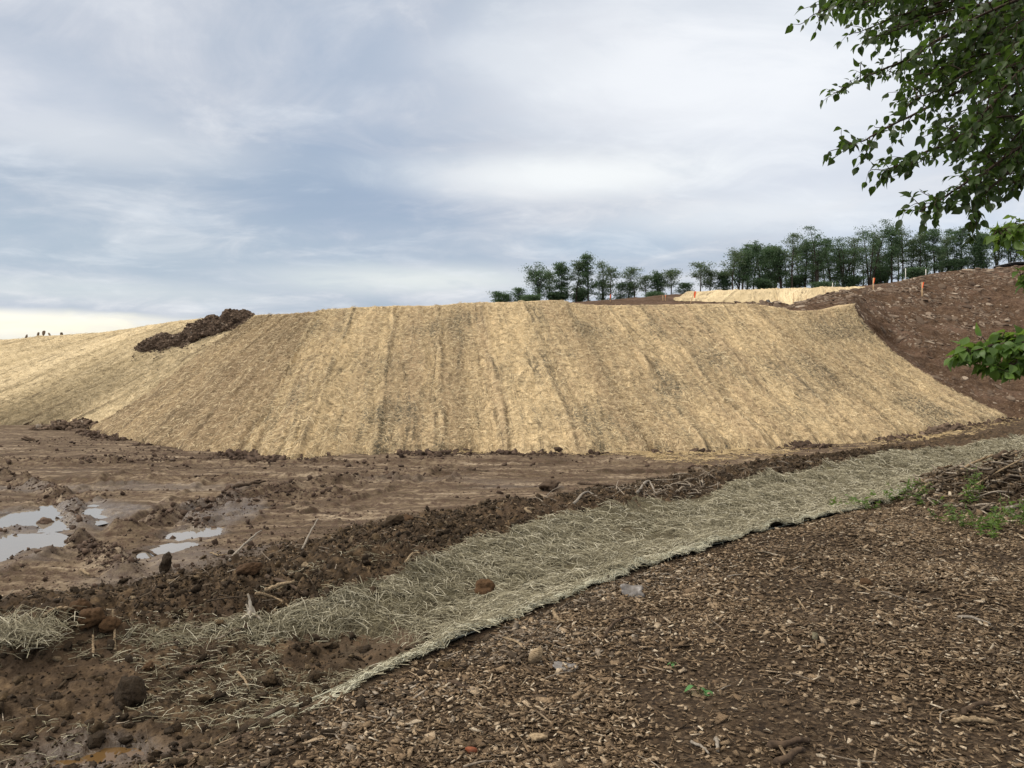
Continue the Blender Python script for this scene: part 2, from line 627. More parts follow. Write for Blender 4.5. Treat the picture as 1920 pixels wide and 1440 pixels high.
def mat_island(name, stops, bump=.4, bscale=60, rough=.9, spec=.2, dark=None, damp=None):
    """per-piece colour variation plus grain"""
    m, t = new_mat(name)
    g = t.n('ShaderNodeNewGeometry')
    oi = t.n('ShaderNodeObjectInfo').outputs['Random']
    f = t.math('FRACT', t.math('ADD', g.outputs['Random Per Island'], oi))
    c = t.ramp(f, stops)
    n = t.noise(g.outputs['Position'], bscale, 4, .6)
    c = t.mix(t.rng(n, .38, .64, 0, .55), c, dark or tuple(v * .45 for v in stops[0][1]))
    if damp:
        d1 = t.noise(g.outputs['Position'], 1.1, 5, .65)
        c = t.mix(t.rng(d1, .50, .66), c, t.mix(.5, c, damp))
    finish(t, c, rough, t.bump(n, bump, .02), spec)
    return m


def mat_plain(name, c1, c2, scale=20, rough=.8, spec=.3, bump=.3, stretch=(1, 1, 1)):
    m, t = new_mat(name)
    co = t.n('ShaderNodeTexCoord').outputs['Object']
    n = t.noise(t.scale(co, stretch), scale, 5, .6)
    finish(t, t.mix(t.rng(n, .36, .64), c1, c2), rough, t.bump(n, bump, .01), spec)
    return m


def mat_straw(name, light, mid, dark, patch, dens=1.0, tint=None):
    """straw mat: uv is metres across / metres down the slope, so the rolls run down it"""
    m, t = new_mat(name)
    uv = t.n('ShaderNodeUVMap', uv_map='uv').outputs[0]
    pos = t.n('ShaderNodeNewGeometry').outputs['Position']
    wob = t.noise(t.scale(uv, (.7, .25, 1)), 1.0, 3, .5)
    wv = t.n('ShaderNodeCombineXYZ'); t.put(wv.inputs[0], t.math('MULTIPLY_ADD', wob, .8, -.4))
    uvw = t.vmath('ADD', uv, wv.outputs[0])
    sx = t.n('ShaderNodeSeparateXYZ'); t.put(sx.inputs[0], uvw)
    roll = t.math('DIVIDE', sx.outputs[0], 1.9)
    rid = t.math('FLOOR', roll)
    wn = t.n('ShaderNodeTexWhiteNoise', noise_dimensions='1D'); t.put(wn.inputs['W'], rid)
    rf = t.math('ABSOLUTE', t.math('SUBTRACT', t.math('FRACT', roll), .5))      # .5 at a seam
    s1 = t.noise(t.scale(uvw, (1.1, .06, 1)), 1.0, 4, .6)              # rolls
    s2 = t.noise(t.scale(uvw, (5.5, .22, 1)), 1.0, 4, .65)             # thin rows
    b1 = t.noise(t.scale(uv, (.35, .22, 1)), 1.0, 3, .5)
    g1 = t.noise(t.scale(pos, (1, 1, 1.6)), 9, 5, .7, .6)
    g2 = t.noise(t.scale(uv, (15, 6, 1)), 1.0, 5, .72, 1.4)            # straw grain
    g3 = t.noise(t.scale(uv, (28, 30, 1)), 1.0, 3, .7, .8)
    c = t.ramp(g2, [(.36, dark), (.45, mid), (.55, light)])
    c = t.mix(t.rng(s2, .50, .36, .0, .75), c, dark)
    c = t.mix(t.rng(s1, .47, .60, 0, .75), c, tint or mid)
    c = t.mix(t.rng(s1, .44, .34, 0, .45), c, light)
    c = t.mix(t.rng(wn.outputs['Value'], .45, 1, 0, .42), c, tint or mid)
    c = t.mix(t.rng(wn.outputs['Value'], .5, 0, 0, .32), c, light)
    brk = t.noise(t.scale(uv, (2, .7, 1)), 1.0, 4, .6)
    c = t.mix(t.math('MULTIPLY', t.rng(rf, .455, .49), t.rng(brk, .40, .55, 0, .85)), c, dark)
    st = t.noise(t.scale(uvw, (6.5, .22, 1)), 1.0, 3, .6)
    c = t.mix(t.math('MULTIPLY', t.rng(st, .57, .66), t.rng(brk, .40, .52, 0, .85)), c, tuple(a * .6 + b * .4 for a, b in zip(dark, patch)))
    c = t.mix(t.math('MULTIPLY', t.rng(g3, .53, .62), .6), c, dark)
    # thin places where the dark netting and soil show
    th = t.math('MULTIPLY', t.rng(t.math('ADD', t.math('MULTIPLY', s2, .5), t.math('MULTIPLY', b1, .5)), .50, .60), t.rng(g1, .42, .54))
    c = t.mix(t.math('MULTIPLY', th, .85 * dens), c, patch)
    tone = t.attr('tone').outputs['Fac']
    c = t.mix(t.rng(tone, 0, .5), c, (.78, .66, .44))
    c = t.mix(t.rng(tone, 0, -.5, 0, .85), c, tuple(v * .6 for v in dark))
    h = t.math('ADD', t.math('MULTIPLY', g2, .6), t.math('ADD', t.math('MULTIPLY', g1, .5), t.math('MULTIPLY', s2, .4)))
    finish(t, c, .85, t.bump(h, .75, .09), .15)
    return m


M = {}
M['ground'] = mat_ground()
M['clod'] = mat_island('soil_clod', [(0, (.025, .017, .010)), (.5, (.045, .031, .019)), (.85, (.068, .047, .027)), (.95, (.10, .068, .036)), (1, (.24, .185, .12))], 1.0, 45)
M['clod_red'] = mat_island('red_soil', [(0, (.060, .034, .017)), (1, (.085, .048, .023))], .7, 45)
M['padclod'] = mat_island('pad_soil', [(0, (.045, .030, .022)), (.6, (.08, .053, .038)), (1, (.13, .09, .066))], .5, 25)
M['heapdirt'] = mat_island('heap_dirt', [(0, (.070, .048, .033)), (.6, (.13, .092, .065)), (.9, (.18, .13, .096)), (1, (.30, .25, .20))], .6, 9)
M['chip'] = mat_island('wood_chip', [(0, (.058, .038, .022)), (.22, (.12, .080, .046)), (.5, (.20, .138, .082)), (.75, (.29, .21, .13)), (.92, (.45, .35, .24)), (1, (.64, .55, .42))], .5, 160, .8, .25, None, (.05, .033, .02))
M['stone'] = mat_island('shale_stone', [(0, (.075, .050, .035)), (.5, (.125, .090, .065)), (.85, (.195, .148, .110)), (1, (.34, .28, .22))], .4, 12, dark=(.08, .06, .045))
M['wood_pale'] = mat_plain('pale_wood', (.33, .255, .165), (.10, .07, .042), 55, .85, .15, .6, (1, 1, 3))
M['wood_grey'] = mat_plain('grey_wood', (.30, .27, .23), (.13, .11, .09), 40, .85, .2, .5, (1, 1, 6))
M['wood_white'] = mat_plain('bleached_wood', (.46, .42, .36), (.17, .14, .10), 30, .8, .2, .5, (1, 1, .4))
M['wood_dark'] = mat_plain('dark_wood', (.085, .058, .038), (.035, .024, .017), 30, .85, .2, .5)
M['twig'] = mat_island('dead_twig', [(0, (.05, .037, .026)), (.5, (.14, .105, .072)), (1, (.36, .31, .25))], .3, 60)
M['straw_net'] = mat_island('pale_straw', [(0, (.07, .062, .038)), (.45, (.19, .17, .11)), (.8, (.33, .305, .215)), (1, (.56, .53, .42))], .2, 80, .7, .3)
M['straw_gold'] = mat_island('gold_straw', [(0, (.22, .16, .08)), (.5, (.38, .285, .15)), (1, (.56, .44, .26))], .2, 30, .75, .25)
M['bank_main'] = mat_straw('straw_mat_front', (.67, .525, .315), (.475, .365, .215), (.15, .115, .07), (.065, .066, .055), 1.0, (.40, .30, .185))
M['bank_fan'] = mat_straw('straw_mat_corner', (.44, .335, .20), (.30, .228, .135), (.13, .095, .06), (.095, .072, .046), .8, (.26, .19, .115))  # darker straw, with the corner face's shade added to its colour
M['bank_left'] = mat_straw('straw_mat_far', (.70, .575, .37), (.55, .45, .28), (.24, .19, .12), (.17, .14, .09), .5, (.42, .335, .20))  # straw lightened: the left face's stronger light is put into its colour


def mat_net():
    m, t = new_mat("ditch_mat")
    uv = t.n('ShaderNodeUVMap', uv_map='uv').outputs[0]
    n1 = t.noise(t.scale(uv, (3, 3, 1)), 1, 4, .6); n2 = t.noise(t.scale(uv, (40, 60, 1)), 1, 4, .7, 1.5)
    c = t.ramp(n2, [(.36, (.035, .029, .018)), (.5, (.085, .073, .044)), (.64, (.19, .17, .11))])
    c = t.mix(t.rng(n1, .5, .7, 0, .6), c, (.08, .06, .035))
    c = t.mix(t.rng(n1, .42, .3, 0, .5), c, (.17, .155, .085))
    finish(t, c, .85, t.bump(n2, .8, .03), .2)
    return m


M['net'] = mat_net()
M['net_edge'] = mat_plain('net_edge', (.47, .465, .37), (.29, .285, .21), 30, .7, .3, .5)


def mat_hill():
    m, t = new_mat("hill_dirt")
    pos = t.n('ShaderNodeNewGeometry').outputs['Position']
    n1 = t.noise(pos, .5, 5, .6); n2 = t.noise(pos, 3.5, 6, .65); n3 = t.noise(pos, 14, 4, .65)
    c = t.ramp(n2, [(.32, (.044, .026, .016)), (.5, (.084, .052, .033)), (.66, (.122, .080, .052))])
    c = t.mix(t.rng(n1, .5, .68, 0, .6), c, (.155, .10, .074))
    c = t.mix(t.math('MULTIPLY', t.rng(n3, .56, .66), .6), c, (.21, .16, .125))
    finish(t, c, .92, t.bump(t.math('ADD', n2, t.math('MULTIPLY', n3, .5)), .9, .15), .1)
    return m


M['hill'] = mat_hill()


def mat_water(name, c):
    m, t = new_mat(name)
    pos = t.n('ShaderNodeNewGeometry').outputs['Position']
    n = t.noise(pos, 6, 3, .5)
    finish(t, c, .045, t.bump(n, .04, .01), .5, IOR=2.9)
    return m


M['water'] = mat_water('puddle_water', (.20, .175, .145))
M['brown_water'] = mat_water('brown_water', (.10, .06, .025))
M['brown_water'].node_tree.nodes['Principled BSDF'].inputs['IOR'].default_value = 1.4


def mat_leaf(name, a, b, trans):
    m, t = new_mat(name)
    g = t.n('ShaderNodeNewGeometry')
    c = t.mix(g.outputs['Random Per Island'], a, b)
    pb = t.n('ShaderNodeBsdfPrincipled')
    t.put(pb.inputs['Base Color'], c); pb.inputs['Roughness'].default_value = .45
    pb.inputs['Specular IOR Level'].default_value = .35
    tr = t.n('ShaderNodeBsdfTranslucent')
    t.put(tr.inputs[0], t.mix(.5, c, trans))
    mx = t.n('ShaderNodeMixShader'); mx.inputs[0].default_value = .46
    t.t.links.new(pb.outputs[0], mx.inputs[1]); t.t.links.new(tr.outputs[0], mx.inputs[2])
    o = t.n('ShaderNodeOutputMaterial'); t.t.links.new(mx.outputs[0], o.inputs[0])
    return m


M['leaf'] = mat_leaf('branch_leaf', (.018, .038, .010), (.050, .090, .020), (.12, .21, .03))
M['leaf_young'] = mat_leaf('young_leaf', (.05, .10, .018), (.12, .20, .035), (.25, .38, .06))
M['leaf_mid'] = mat_leaf('low_leaf', (.045, .095, .018), (.105, .185, .036), (.24, .38, .05))
M['leaf_far'] = mat_leaf('far_leaf', (.040, .078, .044), (.088, .145, .072), (.10, .18, .07))
M['leaf_far2'] = mat_leaf('far_leaf_pale', (.065, .10, .056), (.125, .17, .09), (.11, .18, .08))
M['weed'] = mat_leaf('weed_leaf', (.065, .12, .025), (.14, .21, .05), (.22, .34, .06))
M['seedling'] = mat_leaf('seedling_leaf', (.08, .22, .07), (.13, .30, .10), (.2, .45, .12))
M['bark'] = mat_plain('bark', (.075, .062, .05), (.03, .026, .022), 14, .9, .1, .6, (1, 1, .3))
M['twigbark'] = mat_plain('twig_bark', (.06, .04, .028), (.03, .02, .015), 40, .8, .2, .3)
M['stake'] = mat_plain('stake_wood', (.50, .36, .21), (.40, .27, .15), 20, .8, .2, .2)
M['stake_white'] = mat_plain('white_stake', (.7, .69, .66), (.55, .54, .5), 10, .7, .3, .1)
M['flag'] = mat_plain('orange_flag', (.85, .12, .03), (.75, .09, .02), 15, .7, .3, .1)
M['pipe_white'] = mat_plain('white_pipe', (.70, .69, .66), (.58, .56, .52), 4, .5, .4, .1)
M['pipe_black'] = mat_plain('black_plastic', (.016, .016, .017), (.025, .024, .024), 8, .5, .4, .1)
M['plastic'] = mat_plain('grey_plastic', (.17, .16, .155), (.055, .046, .04), 26, .45, .5, .2)
M['roof'] = mat_plain('dark_roofing', (.018, .018, .020), (.035, .034, .034), 8, .8, .2, .2)
M['roof_edge'] = mat_plain('grey_trim', (.20, .21, .22), (.15, .16, .17), 8, .6, .3, .1)
M['red_leaf'] = mat_plain('red_bark', (.20, .055, .02), (.11, .035, .015), 25, .7, .3, .4)

# ------------------------------------------------------------------ the ground sheet
th_in = np.linspace(-radians(40), radians(40), 1150)
th_out = np.linspace(radians(40), radians(320), 90)[1:-1]
TH = np.concatenate([th_in, th_out])
R_ = np.concatenate([np.linspace(.25, 2.4, 14)[:-1], np.geomspace(2.4, 26, 640)[:-1], np.geomspace(26, 45, 50)[:-1], np.geomspace(45, 900, 40)])
rr, tt = np.meshgrid(R_, TH, indexing='ij')
gx = rr * np.sin(tt); gy = rr * np.cos(tt)
gz = H(gx, gy)
# beyond the frame the land levels out
_, Sg, Tg, qg, bg_ = base_z(gx, gy)
chm, rom = masks(gx, gy, Sg, Tg, qg)
wet = np.zeros_like(gx)
for (px, py, rx, ry, ro, dep) in PUD:
    ux = ((gx - px) * math.cos(ro) + (gy - py) * math.sin(ro)) / rx
    uy = (-(gx - px) * math.sin(ro) + (gy - py) * math.cos(ro)) / ry
    wet = np.maximum(wet, ss(np.hypot(ux, uy) + .6 * fbm(gx * 1.5, gy * 1.5, 3, 95), 1.7, .8) * (.9 if dep > .032 else .7))
wet = np.maximum(wet, .5 * ss(fbm(gx * .3, gy * .8, 3, 97), .12, .4) * (gx < 1) * (qg > 2.4) * ss(gy, 19, 14))
V = np.stack([gx, gy, gz], -1).reshape(-1, 3)
nu = len(TH)
Qg = grid_faces(len(R_), nu, True)
me = mesh_np("ground", V, Qg[:, ::-1], smooth=True, attrs={'chips': chm, 'rough': np.maximum(rom, bg_), 'wet': wet}, mats=[M['ground']])
tag(link("ground", me), kind='structure')

# ------------------------------------------------------------------ the bank of straw
def pad_pt(px, py, z):
    e = P(px, py, 1.0) - np.array([0, 0, CAMZ])
    d = (z - CAMZ) / e[2]
    return np.array([e[0] * d, d, z])


def sheet(cols, bow, nu, nv, seed, amp, rag=.12, back=((.9, -.03), (2.2, -.30), (4.0, -.9))):
    """loft from the crest down to the foot; each column is (crest point, foot point)"""
    C = np.array([c for c, b in cols]); B = np.array([b for c, b in cols])
    k = len(cols)
    C = smooth_path(C, nu) if k > 2 else C
    B = smooth_path(B, nu)
    bw = np.interp(np.linspace(0, k - 1, nu), np.arange(k), bow)
    t = np.linspace(0, 1, nv)[:, None, None]
    V = C[None] * (1 - t) + B[None] * t
    tt_ = t[..., 0]
    V[..., 0] += bw[None] / F * V[..., 1] * np.sin(pi * tt_) ** .75
    V[..., 2] += .10 * np.sin(pi * tt_) * np.sin(2 * pi * tt_)
    # ragged lower hem
    hem = rag * fbm(np.arange(nu) * .11, np.zeros(nu), 4, seed + 3)
    V[..., 1] += hem[None] * ss(tt_, .8, 1.0) * 2.5
    V[..., 2] += .15 * hem[None] * ss(tt_, .8, .97) - .14 * ss(tt_, .965, 1.0)
    dirv = (C - B); dirv[:, 2] = 0
    dirv /= np.linalg.norm(dirv, axis=1)[:, None]
    rows = []
    for (db, dz) in back[::-1]:
        r = C + dirv * db; r[:, 2] += dz
        rows.append(r)
    V = np.concatenate([np.array(rows), V], 0)
    # soften the crest
    Z = V[..., 2].copy()
    # metres across / down for the texture
    du = np.linalg.norm(np.diff(V, axis=1), axis=2).mean(0)
    u = np.concatenate([[0], np.cumsum(du)])
    dvv = np.linalg.norm(np.diff(V, axis=0), axis=2).mean(1)
    v = np.concatenate([[0], np.cumsum(dvv)])
    uu, vv = np.meshgrid(u, v)
    sf = np.abs(((uu + .25 * fbm(uu * .0 + vv * .25, vv * .2, 3, seed + 2)) / 1.9) % 1.0 - .5)
    n = .06 * ss(sf, .42, .49) + .02 * np.exp(-((uu * 3.1 + 2 * fbm(vv * .3, uu * .0, 2, seed + 5)) % 1.0 - .5) ** 2 / .02)
    n = n + fbm(uu * 1.0, vv * .16, 4, seed) * .10 + fbm(uu * 3.2, vv * .7, 4, seed + 7) * .06 + fbm(uu * 7, vv * 5, 4, seed + 11) * .055
    env = ss(np.linspace(0, 1, V.shape[0]), 0, .04)[:, None]
    V[..., 2] += amp * n * env
    return V, np.stack([uu, vv], -1)


def put_sheet(name, V, UV, mat, drop=0):
    nv, nu_ = V.shape[:2]
    Q = grid_faces(nv, nu_)
    return mesh_np(name, V.reshape(-1, 3) - np.array([0, 0, drop]), Q[:, ::-1], uv=UV.reshape(-1, 2), mats=[mat])


MAIN = [
    (P(600, 582, 33.5), pad_pt(455, 852, -.6)), (P(640, 578, 33.4), pad_pt(520, 861, -.6)), (P(700, 575, 33.2), pad_pt(620, 856, -.6)),
    (P(760, 573, 33), pad_pt(740, 850, -.6)), (P(830, 572.5, 33), pad_pt(850, 848, -.6)), (P(870, 568, 33), pad_pt(910, 847, -.6)),
    (P(960, 566, 33.2), pad_pt(1050, 850, -.6)), (P(1040, 562.5, 33.5), pad_pt(1190, 848, -.6)),
    (P(1065, 567, 33.6), pad_pt(1230, 848, -.59)), (P(1120, 572, 33.8), pad_pt(1310, 846, -.57)), (P(1200, 572, 34), pad_pt(1440, 837, -.53)),
    (P(1300, 570, 34.5), pad_pt(1560, 829, -.49)), (P(1400, 570, 35), pad_pt(1680, 819, -.45)), (P(1440, 573, 35.4), pad_pt(1725, 812, -.42)),
    (P(1490, 582, 36), pad_pt(1780, 803, -.4)), (P(1550, 579, 37), pad_pt(1840, 795, -.35)), (P(1604, 569, 37.5), pad_pt(1903, 785, -.3))]
MBOW = [0] * 12 + [-6, -12, -22, -36, -56]
FAN = [(P(484, 589, 34.6), pad_pt(160, 810, -.6)), (P(520, 587, 34.3), pad_pt(225, 824, -.6)), (P(560, 585, 34), pad_pt(300, 838, -.6)),
       (P(600, 582, 33.8), pad_pt(400, 850, -.6)), (P(640, 578, 33.8), pad_pt(500, 852, -.6)), (P(700, 576, 33.8), pad_pt(600, 850, -.6))]
LEFT = [(P(540, 592, 36), pad_pt(215, 800, -.6)), (P(490, 590, 36.2), pad_pt(100, 796, -.6)), (P(350, 600, 38), pad_pt(-150, 801, -.6)), (P(200, 622, 40), pad_pt(-430, 803, -.6)),
        (P(100, 629, 42), pad_pt(-650, 805, -.6)), (P(0, 637, 44), pad_pt(-900, 807, -.6)), (P(-200, 648, 47), pad_pt(-1400, 812, -.6)),
        (P(-700, 665, 52), pad_pt(-2400, 815, -.6)), (P(-1500, 680, 60), pad_pt(-4000, 815, -.6))]
mV, mUV = sheet(MAIN, MBOW, 760, 300, 100, 1.15)
fV, fUV = sheet(FAN, [0] * len(FAN), 240, 300, 200, 1.0)
lV, lUV = sheet(LEFT, [0] * len(LEFT), 700, 260, 300, .8, .04)
fV[..., 2] -= .05
mV[..., 2] += (.10 * np.exp(-(np.arange(mV.shape[1]) / 14.0) ** 2))[None] * ss(np.arange(mV.shape[0]) / mV.shape[0], .02, .1)[:, None]
dirt = put_sheet("bank", mV[::4, ::4], mUV[::4, ::4], M['hill'], .14)
tag(link("bank", dirt), kind='structure')
dirt = put_sheet("bank", fV[::4, ::4], fUV[::4, ::4], M['hill'], .14)
tag(link("bank", dirt), kind='structure')
dirt = put_sheet("bank", lV[::4, ::4], lUV[::4, ::4], M['hill'], .14)
tag(link("bank", dirt), kind='structure')


def sample(V, n, rng, i0=0.0, i1=1.0, j0=0.0, j1=1.0):
    nv, nu_ = V.shape[:2]
    fi = rng.uniform(i0, i1, n) * (nv - 1.001); fj = rng.uniform(j0, j1, n) * (nu_ - 1.001)
    return sample_at(V, fi, fj)


def sample_at(V, fi, fj):
    i = fi.astype(int); j = fj.astype(int)
    a = (fi - i)[:, None]; b = (fj - j)[:, None]
    p = V[i, j] * (1 - a) * (1 - b) + V[i + 1, j] * a * (1 - b) + V[i, j + 1] * (1 - a) * b + V[i + 1, j + 1] * a * b
    tu = V[i, j + 1] - V[i, j]; tv = V[i + 1, j] - V[i, j]
    tu /= np.linalg.norm(tu, axis=1)[:, None] + 1e-9
    tv -= (tv * tu).sum(1)[:, None] * tu
    tv /= np.linalg.norm(tv, axis=1)[:, None] + 1e-9
    nn = np.cross(tu, tv)
    nn *= np.sign(nn[:, 2:3])
    return p, tu, tv, nn


def strands_on(p, tu, tv, nn, rng, lmin, lmax, wd, lift, ang=None):
    """short bent straws lying on a surface: 3 cross sections, triangular"""
    n = len(p)
    th = rng.uniform(0, 2 * pi, n) if ang is None else ang
    L = rng.uniform(lmin, lmax, n)[:, None]
    d = tu * np.cos(th)[:, None] + tv * np.sin(th)[:, None]
    s = -tu * np.sin(th)[:, None] + tv * np.cos(th)[:, None]
    W = (wd * rng.uniform(.6, 1.3, n))[:, None]
    up = nn * (lift * rng.uniform(.1, 1.0, n))[:, None]
    tilt = nn * (rng.normal(0, .12, n)[:, None] * L)
    bend = s * (rng.normal(0, .06, n)[:, None] * L)
    pts = [p + up - d * L / 2 - tilt * .5, p + up * 1.5 + bend, p + up + d * L / 2 + tilt * .5]
    Vs = []
    for q in pts:
        Vs += [q - s * W / 2, q + nn * W * .6, q + s * W / 2]
    V = np.stack(Vs, 1).reshape(-1, 3)
    f = []
    for k in (0, 3):
        f += [(k, k + 1, k + 4, k + 3), (k + 1, k + 2, k + 5, k + 4)]
    f = np.array(f)
    Q = (f[None] + (np.arange(n) * 9)[:, None, None]).reshape(-1, 4)
    return V, Q


def blanket(name, V, UV, mat, label, ns, seed):
    o = link(name, put_sheet(name, V, UV, mat))
    tag(o, label, 'straw blanket', 'straw blankets pegged over the banks')
    if ns:
        r = np.random.default_rng(seed)
        fi = r.uniform(.02, 1, ns) * (V.shape[0] - 1.01); fj = r.uniform(0, 1, ns) * (V.shape[1] - 1.01)
        p, tu, tv, nn = sample_at(V, fi, fj)
        uv = np.repeat(UV[fi.astype(int), fj.astype(int)] + r.normal(0, .03, (ns, 2)), 9, 0)
        SV, SQ = strands_on(p, tu, tv, nn, r, .10, .30, .012, .035)
        s = link('loose_straw', mesh_np('loose_straw', SV, SQ, uv=uv, mats=[mat], smooth=False, attrs={'tone': np.repeat(r.normal(0, .2, ns), 9)}), o)
        s['kind'] = 'stuff'
    return o


blanket("straw_blanket", mV, mUV, M['bank_main'], "golden straw blanket over the wide front face of the earth bank", 80000, 1)
blanket("straw_blanket", fV, fUV, M['bank_fan'], "darker shaded straw blanket on the rounded left corner of the earth bank", 24000, 2)
blanket("straw_blanket", lV, lUV, M['bank_left'], "brightly lit straw blanket on the far left face below the dark soil heap", 26000, 3)

# ------------------------------------------------------------------ right hill and the land behind
EDGE = [(1380, 571, 35.6), (1440, 575, 35.9), (1490, 584, 36.5), (1550, 581, 37.4), (1600, 572, 38.0), (1612, 592, 37.6), (1622, 608, 37.4), (1640, 633, 36.9), (1660, 658, 36.4),
        (1700, 686, 35.8), (1740, 711, 35.2), (1780, 729, 34.6), (1820, 748, 34.0), (1860, 768, 33.4), (1903, 787, 32.8), (2000, 788, 32.3), (2300, 790, 31.5), (2900, 790, 31), (4200, 790, 31)]
RIDGE = [(1380, 578, 44), (1440, 577, 45), (1476, 573, 46), (1520, 560, 47), (1560, 550, 48), (1600, 543, 49), (1640, 537, 50), (1690, 526, 51), (1730, 517, 52), (1766, 510, 53),
         (1810, 506, 53.5), (1860, 503.5, 54), (1910, 498, 54.5), (2000, 490, 55), (2300, 470, 56), (2900, 440, 58), (4200, 420, 60)]
px_ = np.concatenate([np.linspace(1380, 1960, 430), np.geomspace(1964, 4200, 60)])
ey = np.interp(px_, [e[0] for e in EDGE], [e[1] for e in EDGE]); ed = np.interp(px_, [e[0] for e in EDGE], [e[2] for e in EDGE])
ry_ = np.interp(px_, [e[0] for e in RIDGE], [e[1] for e in RIDGE]); rd = np.interp(px_, [e[0] for e in RIDGE], [e[2] for e in RIDGE])
E = np.array([P(a, b, c) for a, b, c in zip(px_, ey, ed)])
Rg = np.array([P(a, b, c) for a, b, c in zip(px_, ry_, rd)])
nr = 260
tv_ = np.linspace(0, 1, nr)[:, None, None]
hV = E[None] * (1 - tv_) + Rg[None] * tv_
hV[..., 2] -= .35 * np.sin(pi * tv_[..., 0]) * ss(px_, 1560, 1700)[None]
low = E + np.array([-.3, -1.6, -1.3]); low2 = E + np.array([-.6, -5, -3.5])
bk1 = Rg + np.array([0, 2.5, -.05]); bk2 = Rg + np.array([0, 9, -.6]); bk3 = Rg + np.array([0, 25, -3.0])
hV = np.concatenate([low2[None], low[None], hV, bk1[None], bk2[None], bk3[None]], 0)
nz = fbm(hV[..., 0] * .5, hV[..., 1] * .5, 4, 400) * .35 + fbm(hV[..., 0] * 2.2, hV[..., 1] * 2.2, 4, 410) * .16
jj = np.linspace(0, 1, hV.shape[0])
nz = nz * (ss(jj, .01, .06) * ss(jj, 1.0, .95))[:, None]
hV[..., 2] += nz * np.where(jj > .85, .6, 1.0)[:, None]
# the hollow with tumbled clods
hol = P(1690, 616, 39)
dh = np.hypot(hV[..., 0] - hol[0], (hV[..., 1] - hol[1]) * .8)
hV[..., 2] += -.30 * ss(dh, 1.2, .2) + .25 * ss(np.abs(dh - 1.3), .6, .1) * (hV[..., 1] > hol[1] - .3)
hill = mesh_np("hill", hV.reshape(-1, 3), grid_faces(hV.shape[0], hV.shape[1]), mats=[M['hill']])
tag(link("hill", hill), kind='structure')

# plateau behind the crest and the rise that carries the tree row
ROWS = [  # distance : photo x -> photo y of the land surface
    (36.0, [(-2000, 700), (0, 690), (450, 640), (520, 600), (700, 590), (1040, 578), (1150, 580), (1400, 580), (1450, 595), (1520, 680), (1600, 760), (4000, 900)]),
    (42, [(-2000, 700), (0, 690), (450, 640), (600, 605), (1040, 580), (1100, 575), (1250, 574), (1400, 574), (1440, 582), (1480, 610), (1560, 700), (4000, 850)]),
    (52, [(-2000, 700), (0, 690), (450, 630), (700, 600), (1000, 578), (1070, 570), (1200, 567.5), (1280, 567), (1400, 570), (1480, 578), (1560, 600), (1700, 620), (4000, 640)]),
    (58, [(-2000, 700), (0, 690), (450, 625), (700, 600), (1000, 576), (1090, 568), (1150, 564), (1250, 564.5), (1300, 565.5), (1400, 569), (1480, 574), (1560, 566), (1700, 556), (1900, 545), (4000, 520)]),
    (64, [(-2000, 700), (0, 690), (450, 620), (700, 600), (1000, 575), (1090, 567), (1150, 562.5), (1200, 558), (1257, 553), (1300, 552), (1400, 557), (1500, 556), (1700, 540), (4000, 480)]),
    (68, [(-2000, 700), (0, 690), (450, 620), (700, 600), (1000, 574), (1090, 567), (1150, 562.5), (1200, 559), (1257, 554), (1300, 549.5), (1400, 546), (1500, 543.5), (1560, 541.5), (1700, 530), (4000, 470)]),
    (76, [(-2000, 700), (0, 690), (450, 620), (700, 600), (950, 575), (1090, 570), (1200, 562), (1300, 553), (1400, 549), (1560, 543), (1700, 530), (4000, 460)]),
    (110, [(-2000, 700), (0, 690), (450, 620), (700, 600), (950, 575), (1090, 569), (1200, 562), (1300, 553), (1400, 549), (1560, 544), (1700, 526), (1900, 512), (4000, 460)]),
    (135, [(-2000, 700), (0, 690), (450, 620), (700, 600), (950, 578), (1090, 572), (1200, 565), (1300, 556), (1400, 552), (1560, 548), (1700, 532), (1900, 520), (4000, 470)]),
    (200, [(-2000, 705), (0, 700), (450, 660), (950, 640), (4000, 600)])]
bpx = np.concatenate([np.linspace(-2000, 700, 60)[:-1], np.linspace(700, 1700, 320)[:-1], np.linspace(1700, 4000, 50)])
bd = np.concatenate([np.linspace(36, 80, 110)[:-1], np.linspace(80, 200, 40)])
Ytab = np.array([np.interp(bpx, [p[0] for p in r], [p[1] for p in r]) for _, r in ROWS])
dtab = [r[0] for r in ROWS]
Yg = np.array([np.interp(bd, dtab, Ytab[:, j]) for j in range(len(bpx))]).T
bV = np.empty((len(bd), len(bpx), 3))
for i, d in enumerate(bd):
    b = (720 - Yg[i]) / F; a = (bpx - 960) / F
    yy = math.cos(PITCH) + math.sin(PITCH) * b; zz_ = -math.sin(PITCH) + math.cos(PITCH) * b
    bV[i, :, 0] = a / yy * d; bV[i, :, 1] = d; bV[i, :, 2] = CAMZ + zz_ / yy * d
bV[..., 2] += .16 * fbm(bV[..., 0] * .8, bV[..., 1] * .8, 4, 500)
tag(link("plateau", mesh_np("plateau", bV.reshape(-1, 3), grid_faces(*bV.shape[:2]), mats=[M['hill']])), kind='structure')

